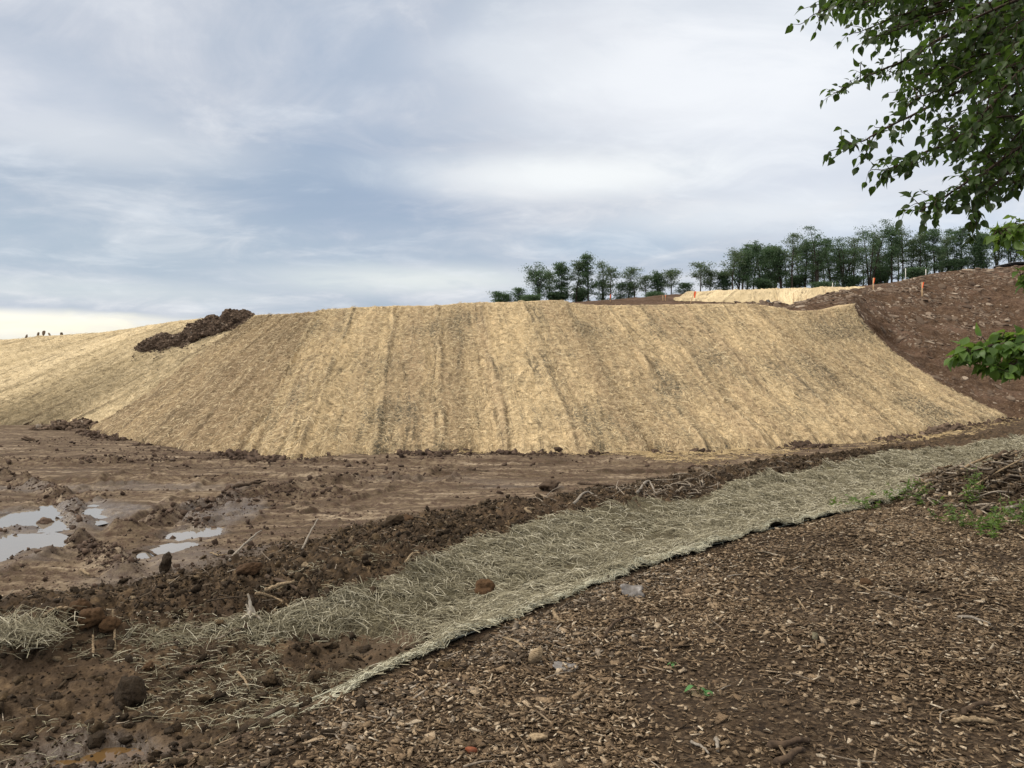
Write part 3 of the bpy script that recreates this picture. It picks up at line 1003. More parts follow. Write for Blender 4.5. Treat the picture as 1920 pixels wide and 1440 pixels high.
# the small straw terrace up on the plateau
tb = [(1262, 563.5), (1300, 565), (1350, 567), (1430, 570), (1478, 573.5), (1500, 570), (1560, 560), (1625, 545)]
tt2 = [(1298, 549.5), (1330, 548), (1380, 546), (1430, 544.5), (1480, 543), (1520, 542), (1560, 540.5), (1620, 541.5)]
Ct = np.array([P(a, b, 67.6) for a, b in tt2]); Bt = np.array([P(a, b, 57.0 + .01 * k) for k, (a, b) in enumerate(tb)])
tV, tUV = sheet(list(zip(Ct, Bt)), [0] * 8, 260, 90, 600, 1.0, .05, ((.8, -.1), (1.6, -.4)))
tV[..., 2] += .12
o = link("straw_blanket", put_sheet("straw_blanket", tV, tUV, M['bank_left']))
tag(o, "small straw blanket on the upper terrace below the tree row", 'straw blanket', 'straw blankets pegged over the banks')

# ------------------------------------------------------------------ stones on the dirt hill
STP = [stone_proto(s) for s in range(7)]
r = np.random.default_rng(31)


def tan_R(tu, tv, nn, yaw):
    c, s = np.cos(yaw)[:, None], np.sin(yaw)[:, None]
    return np.stack([tu * c + tv * s, -tu * s + tv * c, nn], -1)


nS = 10500
fj = r.uniform(0, 1, nS) ** .9 * 440; fi = 3 + r.uniform(0, 1, nS) ** .75 * 258
keep = vn(fj * .03, fi * .05, 66) + .2 * (fi / 258) > r.uniform(-.25, .3, nS)
fi, fj = fi[keep], fj[keep]
p, tu, tv, nn = sample_at(hV, fi, fj)
sz = .020 + .09 * r.pareto(3.0, len(p)) * .5 + r.uniform(0, .03, len(p))
sz = np.minimum(sz, .22)
sz *= np.interp(p[:, 1], [31, 40, 54], [.75, 1.1, 1.3])
order = np.argsort(-sz / p[:, 1])
mb = MB()
Rm = tan_R(tu, tv, nn, r.uniform(0, 6.28, len(p)))
Sx = np.stack([sz * r.uniform(1.0, 1.9, len(p)), sz * r.uniform(.8, 1.1, len(p)), sz * r.uniform(.28, .5, len(p))], -1)
NIND = 110
shared = [mesh_np('stone', V_, None, T_, False, mats=[M['stone']]) for V_, T_ in STP]
for c, k in enumerate(order[:NIND]):
    o = link('stone', shared[c % 7], None)
    mw = Matrix([[*(Rm[k][i]), p[k][i]] for i in range(3)] + [[0, 0, 0, 1]])
    o.matrix_world = mw @ Matrix.Diagonal((*Sx[k], 1))
    tag(o, "flat tan stone lying loose among others on the bare brown hillside", 'stone', 'larger flat stones strewn over the brown hillside')
rest = order[NIND:]
for k in range(7):
    s = rest[k::7]
    V_, F_ = inst(STP[k][0], STP[k][1], p[s], Rm[s], Sx[s])
    mb.add(V_, None, F_)
tag(mb.build('rubble', M['stone'], smooth=False), "fine broken stone spread over the bare brown hillside", 'rubble', kind='stuff')

# clods on the hill around the hollow
# ------------------------------------------------------------------ clods (stuff) on the mud


def crumb(sub, seed):
    V, T = clod_proto(sub, seed, .85)
    rg = np.random.default_rng(seed)
    for _ in range(4):
        n = rg.normal(size=3); n /= np.linalg.norm(n)
        V = V - np.maximum(V @ n - rg.uniform(.35, .7), 0)[:, None] * n
    return V + rg.normal(0, .10 if sub == 1 else .075, V.shape), T


CP1 = [crumb(1, s) for s in range(8)]
CP2 = [crumb(2, s + 20) for s in range(10)]
CP3 = [clod_proto(3, s + 40, .5) for s in range(6)]


def scatter_frustum(n, r0, r1, rng, half=41, power=0.0):
    u = rng.uniform(0, 1, n)
    rr_ = (r0 ** (1 + power) + u * (r1 ** (1 + power) - r0 ** (1 + power))) ** (1 / (1 + power))
    th = rng.uniform(-radians(half), radians(half), n)
    return rr_ * np.sin(th), rr_ * np.cos(th), rr_


def clods(name, x, y, size, mat, label, protos, rng, sink=.25, zf=H):
    mb = MB()
    z = zf(x, y)
    pos = np.stack([x, y, z + size * sink], -1)
    n = len(x)
    Rm_ = rot_mats(rng.uniform(0, 6.28, n), rng.normal(0, .4, n), rng.normal(0, .4, n))
    Sz = size[:, None] * np.stack([rng.uniform(.8, 1.4, n), rng.uniform(.7, 1.1, n), rng.uniform(.55, .95, n)], -1)
    for k, (PV, PT) in enumerate(protos):
        V_, F_ = inst(PV, PT, pos[k::len(protos)], Rm_[k::len(protos)], Sz[k::len(protos)])
        mb.add(V_, None, F_)
    return tag(mb.build(name, mat, smooth=False), label, 'soil', kind='stuff')


r = np.random.default_rng(41)
nR = 125000
Tq = -3.2 + 20 * r.uniform(0, 1, nR) ** 1.5; qq_ = 1.0 + 1.75 * r.uniform(0, 1, nR) ** 1.1
x, y = fromST(np.interp(Tq, FAR_T, FAR_W) + (qq_ - 1) * BERM, Tq)
Tb_ = r.uniform(-3.5, 1.9, 26000); Sb_ = r.uniform(-.35, 2.3, 26000)
xb_, yb_ = fromST(Sb_, Tb_)
x = np.concatenate([x, xb_]); y = np.concatenate([y, yb_]); rr_ = np.hypot(x, y)
k = rr_ > 2.6
x, y, rr_ = x[k], y[k], rr_[k]
_, S, T, q, bas = base_z(x, y)
_, rough = masks(x, y, S, T, q)
dens = np.maximum(np.maximum(rough, .8 * bas), .6 * (S < .06) * (S > -.33) * (T < 1.6))
k = r.uniform(0, 1, len(x)) < dens * (.45 + .9 * (vn(x * 1.2, y * 1.2, 44) + .2))
x, y, rr_ = x[k], y[k], rr_[k]
size = np.minimum(.005 + .0062 * r.pareto(2.2, len(x)), .040) * np.interp(rr_, [3, 8, 20], [.9, 1.0, 1.5])
sm = size < .03
clods('soil_crumbs', x[sm], y[sm], size[sm], M['clod'], "small brown soil crumbs in the churned mud behind the ditch", CP1, r)
clods('soil_clods', x[~sm], y[~sm], size[~sm], M['clod'], "churned brown soil clods heaped behind the straw ditch", CP2, r)
# pad litter
x, y, rr_ = scatter_frustum(60000, 7, 30, r)
_, S, T, q, bas = base_z(x, y)
k = (q > 2.2) & (r.uniform(0, 1, len(x)) < .35 + 1.6 * vn(x * .5, y * 1.1, 47))
x, y, rr_ = x[k], y[k], rr_[k]
for pl, hh_ in RUTS:
    pp = smooth_path(np.array([(a, b, 0) for a, b in pl]), 1400)
    x = np.concatenate([x, pp[:, 0] + r.normal(0, .12, 1400)]); y = np.concatenate([y, pp[:, 1] + r.normal(0, .12, 1400)])
rr_ = np.hypot(x, y)
size = np.minimum(.005 + .007 * r.pareto(2.1, len(x)), .06) * np.interp(rr_, [7, 28], [.8, 1.5])
clods('mud_crumbs', x, y, size, M['padclod'], "loose mud crumbs scattered over the tracked flat ground", CP1, r)


# a rim of dirt clods along the foot of the straw
def foot_clods():
    rr2 = np.random.default_rng(48)
    xs, ys, szs = [], [], []
    for V in (mV, fV, lV):
        f = V[-1]
        f = f[f[:, 0] > -24]
        n = len(f) * 20
        i = rr2.integers(0, len(f), n)
        m = fbm(i * .03, np.zeros(n), 3, 49) + .12 > rr2.uniform(-.1, .45, n)
        i = i[m]
        xs.append(f[i, 0] + rr2.normal(0, .08, len(i))); ys.append(f[i, 1] + rr2.normal(-.1, .30, len(i)))
        szs.append(np.minimum(.012 + .017 * rr2.pareto(2.1, len(i)), .11))
    x = np.concatenate(xs); y = np.concatenate(ys); s = np.concatenate(szs)
    clods('foot_clods', x, y, s, M['padclod'], "dark dirt clods pushed up along the foot of the straw bank", CP2, rr2)


foot_clods()
# straw frayed out over the dirt along the foot
r = np.random.default_rng(58)
f = mV[-1]
i = r.integers(0, len(f), 9000)
w_ = (vn(i * .02, i * 0, 59) + .15 + .35 * ss(i / len(f), .35, .6)) * 1.0
k = w_ > r.uniform(0, .9, len(i)); i = i[k]
xx = f[i, 0] + r.normal(0, .1, len(i)); yy = f[i, 1] + .1 - np.abs(r.normal(0, .9, len(i))) * (.3 + ss(i / len(f), .35, .55))
pb = np.stack([xx, yy, H(xx, yy) + .012], -1)
ex = np.tile([1., 0, 0], (len(pb), 1)); eyv = np.tile([0, 1., 0], (len(pb), 1)); ez = np.tile([0, 0, 1.], (len(pb), 1))
SV, SQ = strands_on(pb, ex, eyv, ez, r, .08, .26, .011, .03)
tag(link('frayed_straw', mesh_np('frayed_straw', SV, SQ, mats=[M['straw_gold']], smooth=False)), "golden straw frayed out over the dirt along the foot of the front bank", 'straw', kind='stuff')


# ------------------------------------------------------------------ wood chips
def chip_protos():
    out = []
    r = np.random.default_rng(3)
    for k in range(8):
        g = np.array([[x, y, z] for x in (-.5, .5) for y in (-.5, .5) for z in (-.5, .5)])
        g[:, 1] *= 1 + .5 * r.uniform(-1, 1) * g[:, 0]
        g += r.normal(0, .09, g.shape) * np.array([1, 1, .6])
        out.append((g, np.array([(0, 1, 3, 2), (4, 6, 7, 5), (0, 4, 5, 1), (2, 3, 7, 6), (0, 2, 6, 4), (1, 5, 7, 3)])))
    return out


CHP = chip_protos()


def chips(name, x, y, rr_, label, rng, sc=1.0, mat='chip'):
    n = len(x)
    z = H(x, y)
    L = np.minimum(.013 + .010 * rng.pareto(2.6, n) + rng.uniform(0, .014, n), .07) * sc * np.interp(rr_, [3, 12], [1, 1.6])
    W = L * rng.uniform(.16, .58, n); Tk = np.minimum(L * rng.uniform(.06, .16, n), .006)
    sh = rng.uniform(0, 1, n) < .16
    L = L * .86
    L = np.where(sh, L * 2.1, L); W = np.where(sh, W * .42, W)
    pos = np.stack([x, y, z + rng.uniform(.0, .016, n)], -1)
    Rm_ = rot_mats(rng.uniform(0, 6.28, n), rng.normal(0, .24, n), rng.normal(0, .32, n))
    S_ = np.stack([L, W, Tk], -1)
    mb = MB()
    for k, (PV, PF) in enumerate(CHP):
        V_, F_ = inst(PV, PF, pos[k::8], Rm_[k::8], S_[k::8])
        mb.add(V_, F_)
    return tag(mb.build(name, M[mat], smooth=False), label, 'wood chips', kind='stuff')


r = np.random.default_rng(51)
x, y, rr_ = scatter_frustum(450000, 2.3, 15.5, r, 50)
_, S, T, q, bas = base_z(x, y)
cm, _ = masks(x, y, S, T, q)
k = r.uniform(0, 1, len(x)) < cm * (.85 + .9 * vn(x * 1.1, y * 1.1, 53) + .5 * vn(x * 4, y * 4, 54))
k &= ~((vn(x * .9, y * .9, 55) > .26) & (r.uniform(0, 1, len(x)) < .6))
chips('wood_chips', x[k], y[k], rr_[k], "brown wood chip mulch covering the near ground", r)
# greyer shredded roots and damp bark along the near side of the mat
n = 5200
T5 = r.normal(2.1, 1.0, n); S5 = -.10 - np.abs(r.normal(0, .34, n))
x, y = fromST(S5, T5)
k = (vn(x * 2.2, y * 2.2, 57) > -.12)
chips('root_shreds', x[k], y[k], np.hypot(x[k], y[k]), "greyish shredded roots in the mulch along the near side of the straw mat", r, 1.1, 'twig')
x, y, rr_ = scatter_frustum(26000, 4, 20, r)
_, S, T, q, bas = base_z(x, y)
_, rough = masks(x, y, S, T, q)
k = r.uniform(0, 1, len(x)) < rough * (.35 + 1.1 * ss(T, 1, 8)) * .7
chips('bark_scraps', x[k], y[k], rr_[k], "pale bark scraps littering the churned mud beyond the ditch", r, .9)

# ------------------------------------------------------------------ straw mat in the ditch
nT, nS_ = 520, 70
Tn = np.linspace(-.5, 22, nT); qn = np.linspace(-.03, 1.02, nS_)
tt3, qq = np.meshgrid(Tn, qn, indexing='ij')
wf = np.interp(tt3, FAR_T, FAR_W)
ragged = .10 * fbm(tt3 * 1.7, qq * 0, 4, 71) * ss(qq, .7, 1.0)
Sn = (qq + ragged) * wf
tend = np.interp(qq, [-.1, 0, .05, .12, .25, .5, .75, .88, 1.1], [.0, .1, .4, .8, 1.25, 1.45, 1.1, .5, .0]) + .35 * fbm(qq * 9, tt3 * 1.2, 3, 72)
xn, yn = fromST(Sn, tt3)
zn = H(xn, yn)
for _ in range(3):
    zn[1:-1] = (zn[:-2] + 2 * zn[1:-1] + zn[2:]) / 4
    zn[:, 1:-1] = (zn[:, :-2] + 2 * zn[:, 1:-1] + zn[:, 2:]) / 4
zn += .030 + .09 * np.maximum(fbm(xn * 2.2, yn * 2.2, 3, 73), -.1) + .04 * fbm(xn * 6, yn * 6, 2, 74)
zn -= .12 * ss(tt3 - tend, .8, -.2)
nV = np.stack([xn, yn, zn], -1)
NT_END = tt3 - tend
nUV = np.stack([tt3, Sn], -1)
mat_o = link('straw_mat', mesh_np('straw_mat', nV.reshape(-1, 3), grid_faces(nT, nS_), uv=nUV.reshape(-1, 2), mats=[M['net']]))
tag(mat_o, "long grey green straw erosion mat lining the ditch beside the wood chips", 'erosion mat')
r = np.random.default_rng(75)
p, tu, tv, nn = sample(nV, 62000, r)
# more straw near the viewer
fi = r.uniform(0, 1, 120000) ** 1.6 * (nT - 1.01); fj = r.uniform(0, 1, 120000) * (nS_ - 1.01)
p, tu, tv, nn = sample_at(nV, fi, fj)
dens = .62 + 1.2 * vn(p[:, 0] * 1.3, p[:, 1] * 1.3, 76) + .7 * vn(p[:, 0] * 4, p[:, 1] * 4, 78)
kk = r.uniform(0, 1, len(p)) < dens * ss(NT_END[fi.astype(int), fj.astype(int)], -.6, 1.4)
p, tu, tv, nn = p[kk], tu[kk], tv[kk], nn[kk]
fk = fi[kk] / nT
SV, SQ = strands_on(p, tu, tv, nn, r, .05, .17 + .10 * fk, .0030 + .009 * fk, .03 + .04 * fk)
s = link('straw', mesh_np('straw', SV, SQ, mats=[M['straw_net']], smooth=False), mat_o)
s['kind'] = 'stuff'
# pale selvedge of the netting along the near lip
mb = MB()
for row in range(5):
    Te = np.linspace(.25, 15.5, 420)
    off = .02 + .022 * row + .03 * fbm(Te * 1.3, Te * 0, 3, 81 + row)
    xe, ye = fromST(off, Te)
    ze = H(xe, ye)
    for _ in range(6): ze[1:-1] = (ze[:-2] + ze[1:-1] * 2 + ze[2:]) / 4
    mb.tube(np.stack([xe, ye, ze + .020 + .012 * vn(Te * 9, Te * 0, row)], -1), (.0022 + .003 * np.random.default_rng(row).uniform(0, 1, 420)) * np.interp(Te, [.25, 1.2, 15], [.4, 1, 2.2]), 5)
mb.build('net_edge', M['net_edge'], mat_o)
p_, tu_, tv_2, nn_ = sample_at(nV, (.035 + .67 * r.uniform(0, 1, 7000) ** .85) * (nT - 1.01), np.abs(r.normal(0, .022, 7000)) * nS_)
SV, SQ = strands_on(p_, tu_, tv_2, nn_, r, .04, .13, .0035, .025, r.normal(pi / 2, .4, 7000))
e = link('edge_straw', mesh_np('edge_straw', SV, SQ, mats=[M['net_edge']], smooth=False), mat_o)
e['kind'] = 'stuff'
# loose straws in the muddy basin
n = 5200
Tb = r.normal(1.1, .95, n); Sb = r.uniform(.06, 2.2, n)
xb, yb = fromST(Sb, Tb)
pb = np.stack([xb, yb, H(xb, yb) + .004], -1)
k = (vn(xb * 1.6, yb * 1.6, 83) > -.05)
pb = pb[k]
ex = np.tile([1., 0, 0], (len(pb), 1)); eyv = np.tile([0, 1., 0], (len(pb), 1)); ez = np.tile([0, 0, 1.], (len(pb), 1))
SV, SQ = strands_on(pb, ex, eyv, ez, r, .03, .13, .0032, .012)
tag(link('scattered_straw', mesh_np('scattered_straw', SV, SQ, mats=[M['straw_net']], smooth=False)), "loose straws scattered over the wet mud at the end of the ditch", 'straw', kind='stuff')
# a torn tuft of straw at the left edge
c = hit(35, 1215)
n = 700
pb = c + np.clip(r.normal(0, 1, (n, 3)), -1.7, 1.7) * np.array([.15, .11, .03]) + np.array([0, 0, .05])
ex = np.tile([1., 0, 0], (n, 1)); eyv = np.tile([0, 1., 0], (n, 1)); ez = np.tile([0, 0, 1.], (n, 1))
SV, SQ = strands_on(pb, ex, eyv, ez, r, .05, .18, .0035, .09)
tag(link('straw_tuft', mesh_np('straw_tuft', SV, SQ, mats=[M['straw_net']], smooth=False)), "torn tuft of pale straw on the mud at the left edge", 'straw tuft')

# ------------------------------------------------------------------ puddles
def puddle(cx, cy, rx, ry, ro, zlev, mat):
    n = 48
    a = np.linspace(0, 2 * pi, n, endpoint=False)
    ex_, ey_ = rx * np.cos(a), ry * np.sin(a)
    V = [[cx, cy, zlev]] + [[cx + u * math.cos(ro) - v * math.sin(ro), cy + u * math.sin(ro) + v * math.cos(ro), zlev] for u, v in zip(ex_, ey_)]
    T_ = [(0, 1 + i, 1 + (i + 1) % n) for i in range(n)]
    o = link('puddle', mesh_np('puddle', V, None, T_, mats=[M[mat]]))
    tag(o, kind='structure')


for k, (cx_, cy_, rx, ry, ro, dep) in enumerate(PUD):
    if k == 5: continue
    a_ = np.linspace(0, 2 * pi, 80)
    ex_, ey_ = rx * 1.3 * np.cos(a_), ry * 1.3 * np.sin(a_)
    g = H(cx_ + ex_ * math.cos(ro) - ey_ * math.sin(ro), cy_ + ex_ * math.sin(ro) + ey_ * math.cos(ro))
    c0 = float(H(np.array([cx_]), np.array([cy_]))[0])
    lev = float(np.percentile(g, [30, 16, 30, 30, 8][k])) - [.0, .0, .004, .004, .02][k]
    print('puddle', k, c0, lev)
    puddle(cx_, cy_, rx * 1.3, ry * 1.3, ro, lev, 'water')
cx_, cy_ = PUD[5][:2]
g = H(cx_ + .1 * RNG.normal(size=60), cy_ + .06 * RNG.normal(size=60))
puddle(cx_, cy_, .26, .14, .1, float(np.percentile(g, 65)), 'brown_water')

# ------------------------------------------------------------------ dirt heaps
def heap(name, path, rad, hgt, mat, label, seed, clod_n=500, csize=(.05, .16), surf=None):
    """a lumpy ridge of dumped soil over a path, with clods as its rough skin"""
    rr2 = np.random.default_rng(seed)
    P_ = smooth_path(path, 90)
    rad = np.interp(np.linspace(0, 1, 90), np.linspace(0, 1, len(rad)), rad)
    hgt = np.interp(np.linspace(0, 1, 90), np.linspace(0, 1, len(hgt)), hgt)
    tg = np.gradient(P_, axis=0); tg[:, 2] = 0
    tg /= np.linalg.norm(tg, axis=1)[:, None]
    sd = np.stack([-tg[:, 1], tg[:, 0], np.zeros(90)], -1)
    a = np.linspace(0, pi, 33)
    ring = np.stack([np.cos(a), np.sin(a)], -1)
    V = P_[:, None] + sd[:, None] * (rad[:, None, None] * ring[None, :, 0:1]) + np.array([0, 0, 1.]) * (hgt[:, None, None] * ring[None, :, 1:2] ** 1.2)
    arc = np.linspace(0, 6, 90)
    nzz = fbm(arc[:, None] * 2.0 + a[None] * 0, a[None] * 2 + arc[:, None] * 0, 4, seed)
    V = V + (V - P_[:, None]) * (.75 * nzz)[..., None]
    V[..., 2] -= .06
    spill = None
    if surf is not None:                       # lie on the sloping face instead of on a level base
        c = P_.mean(0)
        sf = surf.reshape(-1, 3)
        sf = sf[(np.abs(sf[:, 0] - c[0]) < 6) & (np.abs(sf[:, 1] - c[1]) < 6)]

        def ground(q):
            out = np.empty(len(q))
            for i0 in range(0, len(q), 200):
                b_ = q[i0:i0 + 200]
                out[i0:i0 + 200] = sf[np.argmin((b_[:, None, 0] - sf[None, :, 0]) ** 2 + (b_[:, None, 1] - sf[None, :, 1]) ** 2, 1), 2]
            return out
        fl = V.reshape(-1, 3)
        up_ = (V[..., 2] - P_[:, None, 2]).reshape(-1)
        fl[:, 2] = ground(fl) + np.maximum(up_ * .85, -.05)
        V = fl.reshape(V.shape)
        m_ = 700
        k_ = rr2.integers(2, 88, m_)
        off_ = rr2.normal(0, 1, m_)
        sp = P_[k_] + sd[k_] * (np.sign(off_) * (rad[k_] * .8 + np.abs(off_) * .35))[:, None]
        sp[:, 2] = ground(sp) + .01
        spill = sp
    o = link(name, mesh_np(name, V.reshape(-1, 3), grid_faces(90, 33), mats=[mat]))
    tag(o, label, 'dirt heap')
    p, tu, tv, nn = sample_at(V, rr2.uniform(0, 88.9, clod_n), rr2.uniform(0.5, 31.5, clod_n))
    s = np.minimum(csize[0] + csize[0] * rr2.pareto(2.2, clod_n), csize[1])
    k = np.interp(np.linspace(0, 1, 90), [0, .05, .95, 1], [0, 1, 1, .2])
    mb = MB()
    Rm_ = rot_mats(rr2.uniform(0, 6.28, clod_n), rr2.normal(0, .5, clod_n), rr2.normal(0, .5, clod_n))
    for q_, (PV, PT) in enumerate(CP2):
        V_, F_ = inst(PV, PT, p[q_::10], Rm_[q_::10], (s[:, None] * np.array([1.2, 1, .8]))[q_::10])
        mb.add(V_, None, F_)
    if spill is not None:
        ss_ = .008 + .012 * rr2.pareto(2.5, len(spill)); ss_ = np.minimum(ss_, .06)
        Rs = rot_mats(rr2.uniform(0, 6.28, len(spill)), rr2.normal(0, .5, len(spill)), rr2.normal(0, .5, len(spill)))
        V_, F_ = inst(CP1[0][0], CP1[0][1], spill, Rs, np.repeat(ss_[:, None], 3, 1))
        mb.add(V_, None, F_)
    c = mb.build('clods', mat, o)
    c['kind'] = 'stuff'
    return o


def proj(V):
    d = V - np.array([0, 0, CAMZ])
    f = d[..., 1] * math.cos(PITCH) - d[..., 2] * math.sin(PITCH)
    u = d[..., 1] * math.sin(PITCH) + d[..., 2] * math.cos(PITCH)
    return 960 + d[..., 0] / f * F, 720 - u / f * F


def snap(V, px, py):
    a, b = proj(V)
    e = (a - px) ** 2 + (b - py) ** 2
    k = np.unravel_index(np.argmin(e), e.shape)
    return V[k].copy()


heap('dirt_heap', [snap(lV, a, b) for a, b in [(254, 652), (275, 650), (305, 644), (330, 640), (355, 631), (380, 624), (405, 618), (430, 607), (455, 597), (476, 590)]],
     [.10, .30, .40, .34, .44, .50, .54, .54, .48, .18], [.05, .36, .54, .34, .54, .60, .62, .56, .36, .06], M['heapdirt'], "dark brown soil heap dumped on the crest of the left straw bank", 700, 6000, (.013, .085), lV)
heap('dirt_heap', [pad_pt(70, 806, -.6), pad_pt(110, 803, -.6), pad_pt(150, 804, -.6), pad_pt(195, 806, -.6)],
     [.3, .7, .8, .3], [.05, .28, .34, .1], M['heapdirt'], "low dark soil heap at the foot of the corner between the two straw banks", 710, 400, (.05, .15))
heap('dirt_heap', [pad_pt(1725, 816, -.42), pad_pt(1770, 809, -.4), pad_pt(1820, 803, -.38)],
     [.2, .35, .2], [.05, .26, .08], M['heapdirt'], "small dark soil ridge against the right foot of the straw bank", 720, 160, (.03, .1))


# ------------------------------------------------------------------ single clods and stones one can point at
def single(name, px, py, size, mat, label, cat, proto, scl=(1, 1, 1), sink=.35, yaw=None, group=None, at=None):
    c = hit(px, py) if at is None else np.array(at)
    me = mesh_np(name, proto[0] * np.array(scl) * size, None, proto[1], mats=[mat])
    o = link(name, me, None, c + np.array([0, 0, size * scl[2] * sink]))
    o.rotation_euler = (random.uniform(-.3, .3), random.uniform(-.3, .3), random.uniform(0, 6) if yaw is None else yaw)
    return tag(o, label, cat, group)


def cp(k): return clod_proto(4, 60 + k, .42)


single('soil_clod', 912, 1122, .085, M['clod_red'], "rounded reddish brown soil clod sitting on the straw mat", 'clod', cp(0), (1, 1, .95), .8)
single('soil_clod', 951, 1111, .025, M['clod_red'], "small orange brown clod just right of the big clod on the straw mat", 'clod', cp(1), (1.2, 1, .7), .6)
single('stone', 246, 1318, .085, M['clod'], "rounded brown stone standing on the mud at lower left", 'stone', cp(2), (1, .8, .9), .75)
single('stone', 507, 1283, .042, M['clod'], "round brown stone at the near end of the straw mat", 'stone', cp(3), (1.1, 1, .85), .6)
single('soil_clod', 597, 1272, .036, M['clod'], "dark clod on the straw mat close to its pale edge", 'clod', cp(4), (1.2, 1, .8), .5)
single('stone', 277, 1255, .032, M['clod_red'], "small orange stone in the mud above the rounded stone", 'stone', cp(5), (1, .9, .8), .5)
single('soil_clod', 1112, 1085, .045, M['clod'], "dark clod on the straw mat beside its pale edge, left of the flat one", 'clod', cp(6), (1.1, 1, .7), .4)
single('soil_clod', 1140, 1070, .06, M['wood_dark'], "flat black clod lying across the pale edge of the straw mat", 'clod', cp(7), (1.4, .8, .4), .5)
single('soil_clod', 738, 985, .10, M['clod'], "dark lone clod on the flat mud, left of the orange clod", 'clod', cp(8), (1.3, 1, .7), .4)
single('soil_clod', 765, 975, .09, M['clod_red'], "orange brown clod on the flat mud right of the dark clod", 'clod', cp(9), (1.3, 1, .5), .4)
single('soil_clod', 312, 1068, .085, M['clod'], "tall brown clod standing in front of the small nearer puddle", 'clod', cp(10), (.8, .7, 1.25), .6)
single('soil_clod', 172, 1172, .07, M['clod_red'], "smooth orange clod in the churned mud, left one of two", 'clod', cp(11), (1.1, .8, .9), .5)
single('soil_clod', 205, 1180, .065, M['clod_red'], "smooth orange clod beside the upright curved stick, right one of two", 'clod', cp(12), (1, .8, .8), .5)
single('soil_clod', 85, 990, .12, M['padclod'], "dark mud lump standing between the two halves of the big puddle", 'clod', cp(13), (1, .8, .8), .5)
single('soil_clod', 1030, 917, .17, M['heapdirt'], "dark rooty lump of soil on the flat ground beyond the ditch", 'clod', cp(14), (1.5, 1, .7), .4)
single('stone', 1625, 1098, .045, M['clod_red'], "yellowish brown stone half buried in the wood chips", 'stone', cp(15), (1.2, 1, .7), .4)
single('soil_clod', 700, 1118, .055, M['clod'], "brown clod at the upper edge of the straw mat", 'clod', cp(16), (1, .9, .8), .5)
single('soil_clod', 465, 1075, .085, M['clod_red'], "orange brown slab of soil in the churned mud", 'clod', cp(17), (1.4, .9, .6), .5)
single('soil_clod', 150, 1145, .06, M['clod_red'], "pale tan clod near the left end of the churned mud", 'clod', cp(18), (1, .9, .9), .5)
single('soil_clod', 55, 826, .14, M['heapdirt'], "small dark clod on the flat mud below the left straw bank", 'clod', cp(19), (1.6, 1, .5), .4)
# stones on the left skyline
for px, py, s, lab in [(72, 628, .30, "leftmost of three grey stones standing on the far left skyline"), (82, 626, .36, "tallest of three grey stones standing on the far left skyline"),
                       (93, 629, .26, "rightmost of three grey stones standing on the far left skyline"), (116, 629, .36, "dark low stone on the left skyline right of the three grey ones"), (50, 632, .30, "flat dark stone on the left skyline left of the three grey ones")]:
    single('stone', 0, 0, s * .46, M['stone'] if 'grey' in lab else M['heapdirt'], lab, 'stone', STP[int(s * 100) % 7], (.6, .5, 1.3) if 'grey' in lab else (1.5, 1, .55), .3, at=P(px, py + 1, 42.6))


# ------------------------------------------------------------------ sticks and wood
def stick(pts, rad, mat, label, name='stick', cat='stick', lift=.0, branches=(), group=None):
    """pts: photo pixels along the stick (ground hits) with an optional height above the ground"""
    W = []
    for q_ in pts:
        c = hit(q_[0], q_[1]) if len(q_) < 4 else P(q_[0], q_[1], q_[3])
        if len(q_) > 2: c = c + np.array([0, 0, q_[2]])
        W.append(c)
    W = np.array(W)
    W[:, 2] += lift + rad * .5
    n = max(10, 3 * len(W))
    W2 = smooth_path(W, n)
    rg = np.random.default_rng(abs(hash(label)) % 1000 if False else len(label) * 7)
    W2 += rg.normal(0, rad * .25, W2.shape)
    mb = MB()
    rad_ = rad * np.linspace(1.1, .65, n) * rg.uniform(.85, 1.15, n)
    mb.tube(W2, rad_, 8)
    for (f, dx, dy, dz, rs) in branches:
        i = int(f * (n - 1))
        b0 = W2[i]; b1 = b0 + np.array([dx, dy, dz])
        mb.tube(smooth_path([b0, (b0 + b1) / 2 + rg.normal(0, .015, 3), b1], 7), np.linspace(rad * rs, rad * rs * .4, 7), 6)
    c = W2.mean(0)
    o = mb.build(name, M[mat], None, True, c)
    return tag(o, label, cat, group)


stick([(216, 1222), (214, 1195, .04), (212, 1172, .10)], .009, 'wood_pale', "upright curved pale stick rising from the mud at the left end of the mat")
W0 = hit(216, 1224)
stick([(430, 1057, .02), (455, 1040, .09), (478, 1022, .12), (490, 1010, .10)], .014, 'wood_grey', "long grey curved stick leaning out of the churned mud", branches=[(.5, .12, .05, .05, .5)])
stick([(567, 1030, .0), (580, 1015, .08), (596, 996, .16)], .012, 'wood_grey', "thin grey stick leaning to the right over the churned mud")
stick([(480, 1124, .03), (515, 1133, .04), (548, 1150, .02)], .011, 'wood_pale', "pale barked stick sloping down right beside the white stump")
stick([(498, 1126, .07), (525, 1121, .09), (552, 1114, .09)], .015, 'wood_pale', "thick pale stick with a bright cut end, above the sloping one")
stick([(500, 1088, .02), (540, 1105, .03), (570, 1120, .02)], .016, 'wood_dark', "dark barked stick lying behind the two pale ones")
stick([(500, 1346, .0), (516, 1342, .01), (530, 1334, .01)], .020, 'wood_dark', "short dark log on the wood chips at the end of the pale net edge", 'log', 'log')
stick([(437, 917, .02), (470, 912, .04), (497, 908, .05)], .035, 'wood_dark', "long dark pole lying flat on the tracked mud", 'pole', 'pole')
stick([(395, 1040, .02), (410, 1045, .02), (425, 1043, .02)], .010, 'wood_pale', "short pale twig right of the small puddle", branches=[(.4, .05, .05, .05, .6)])
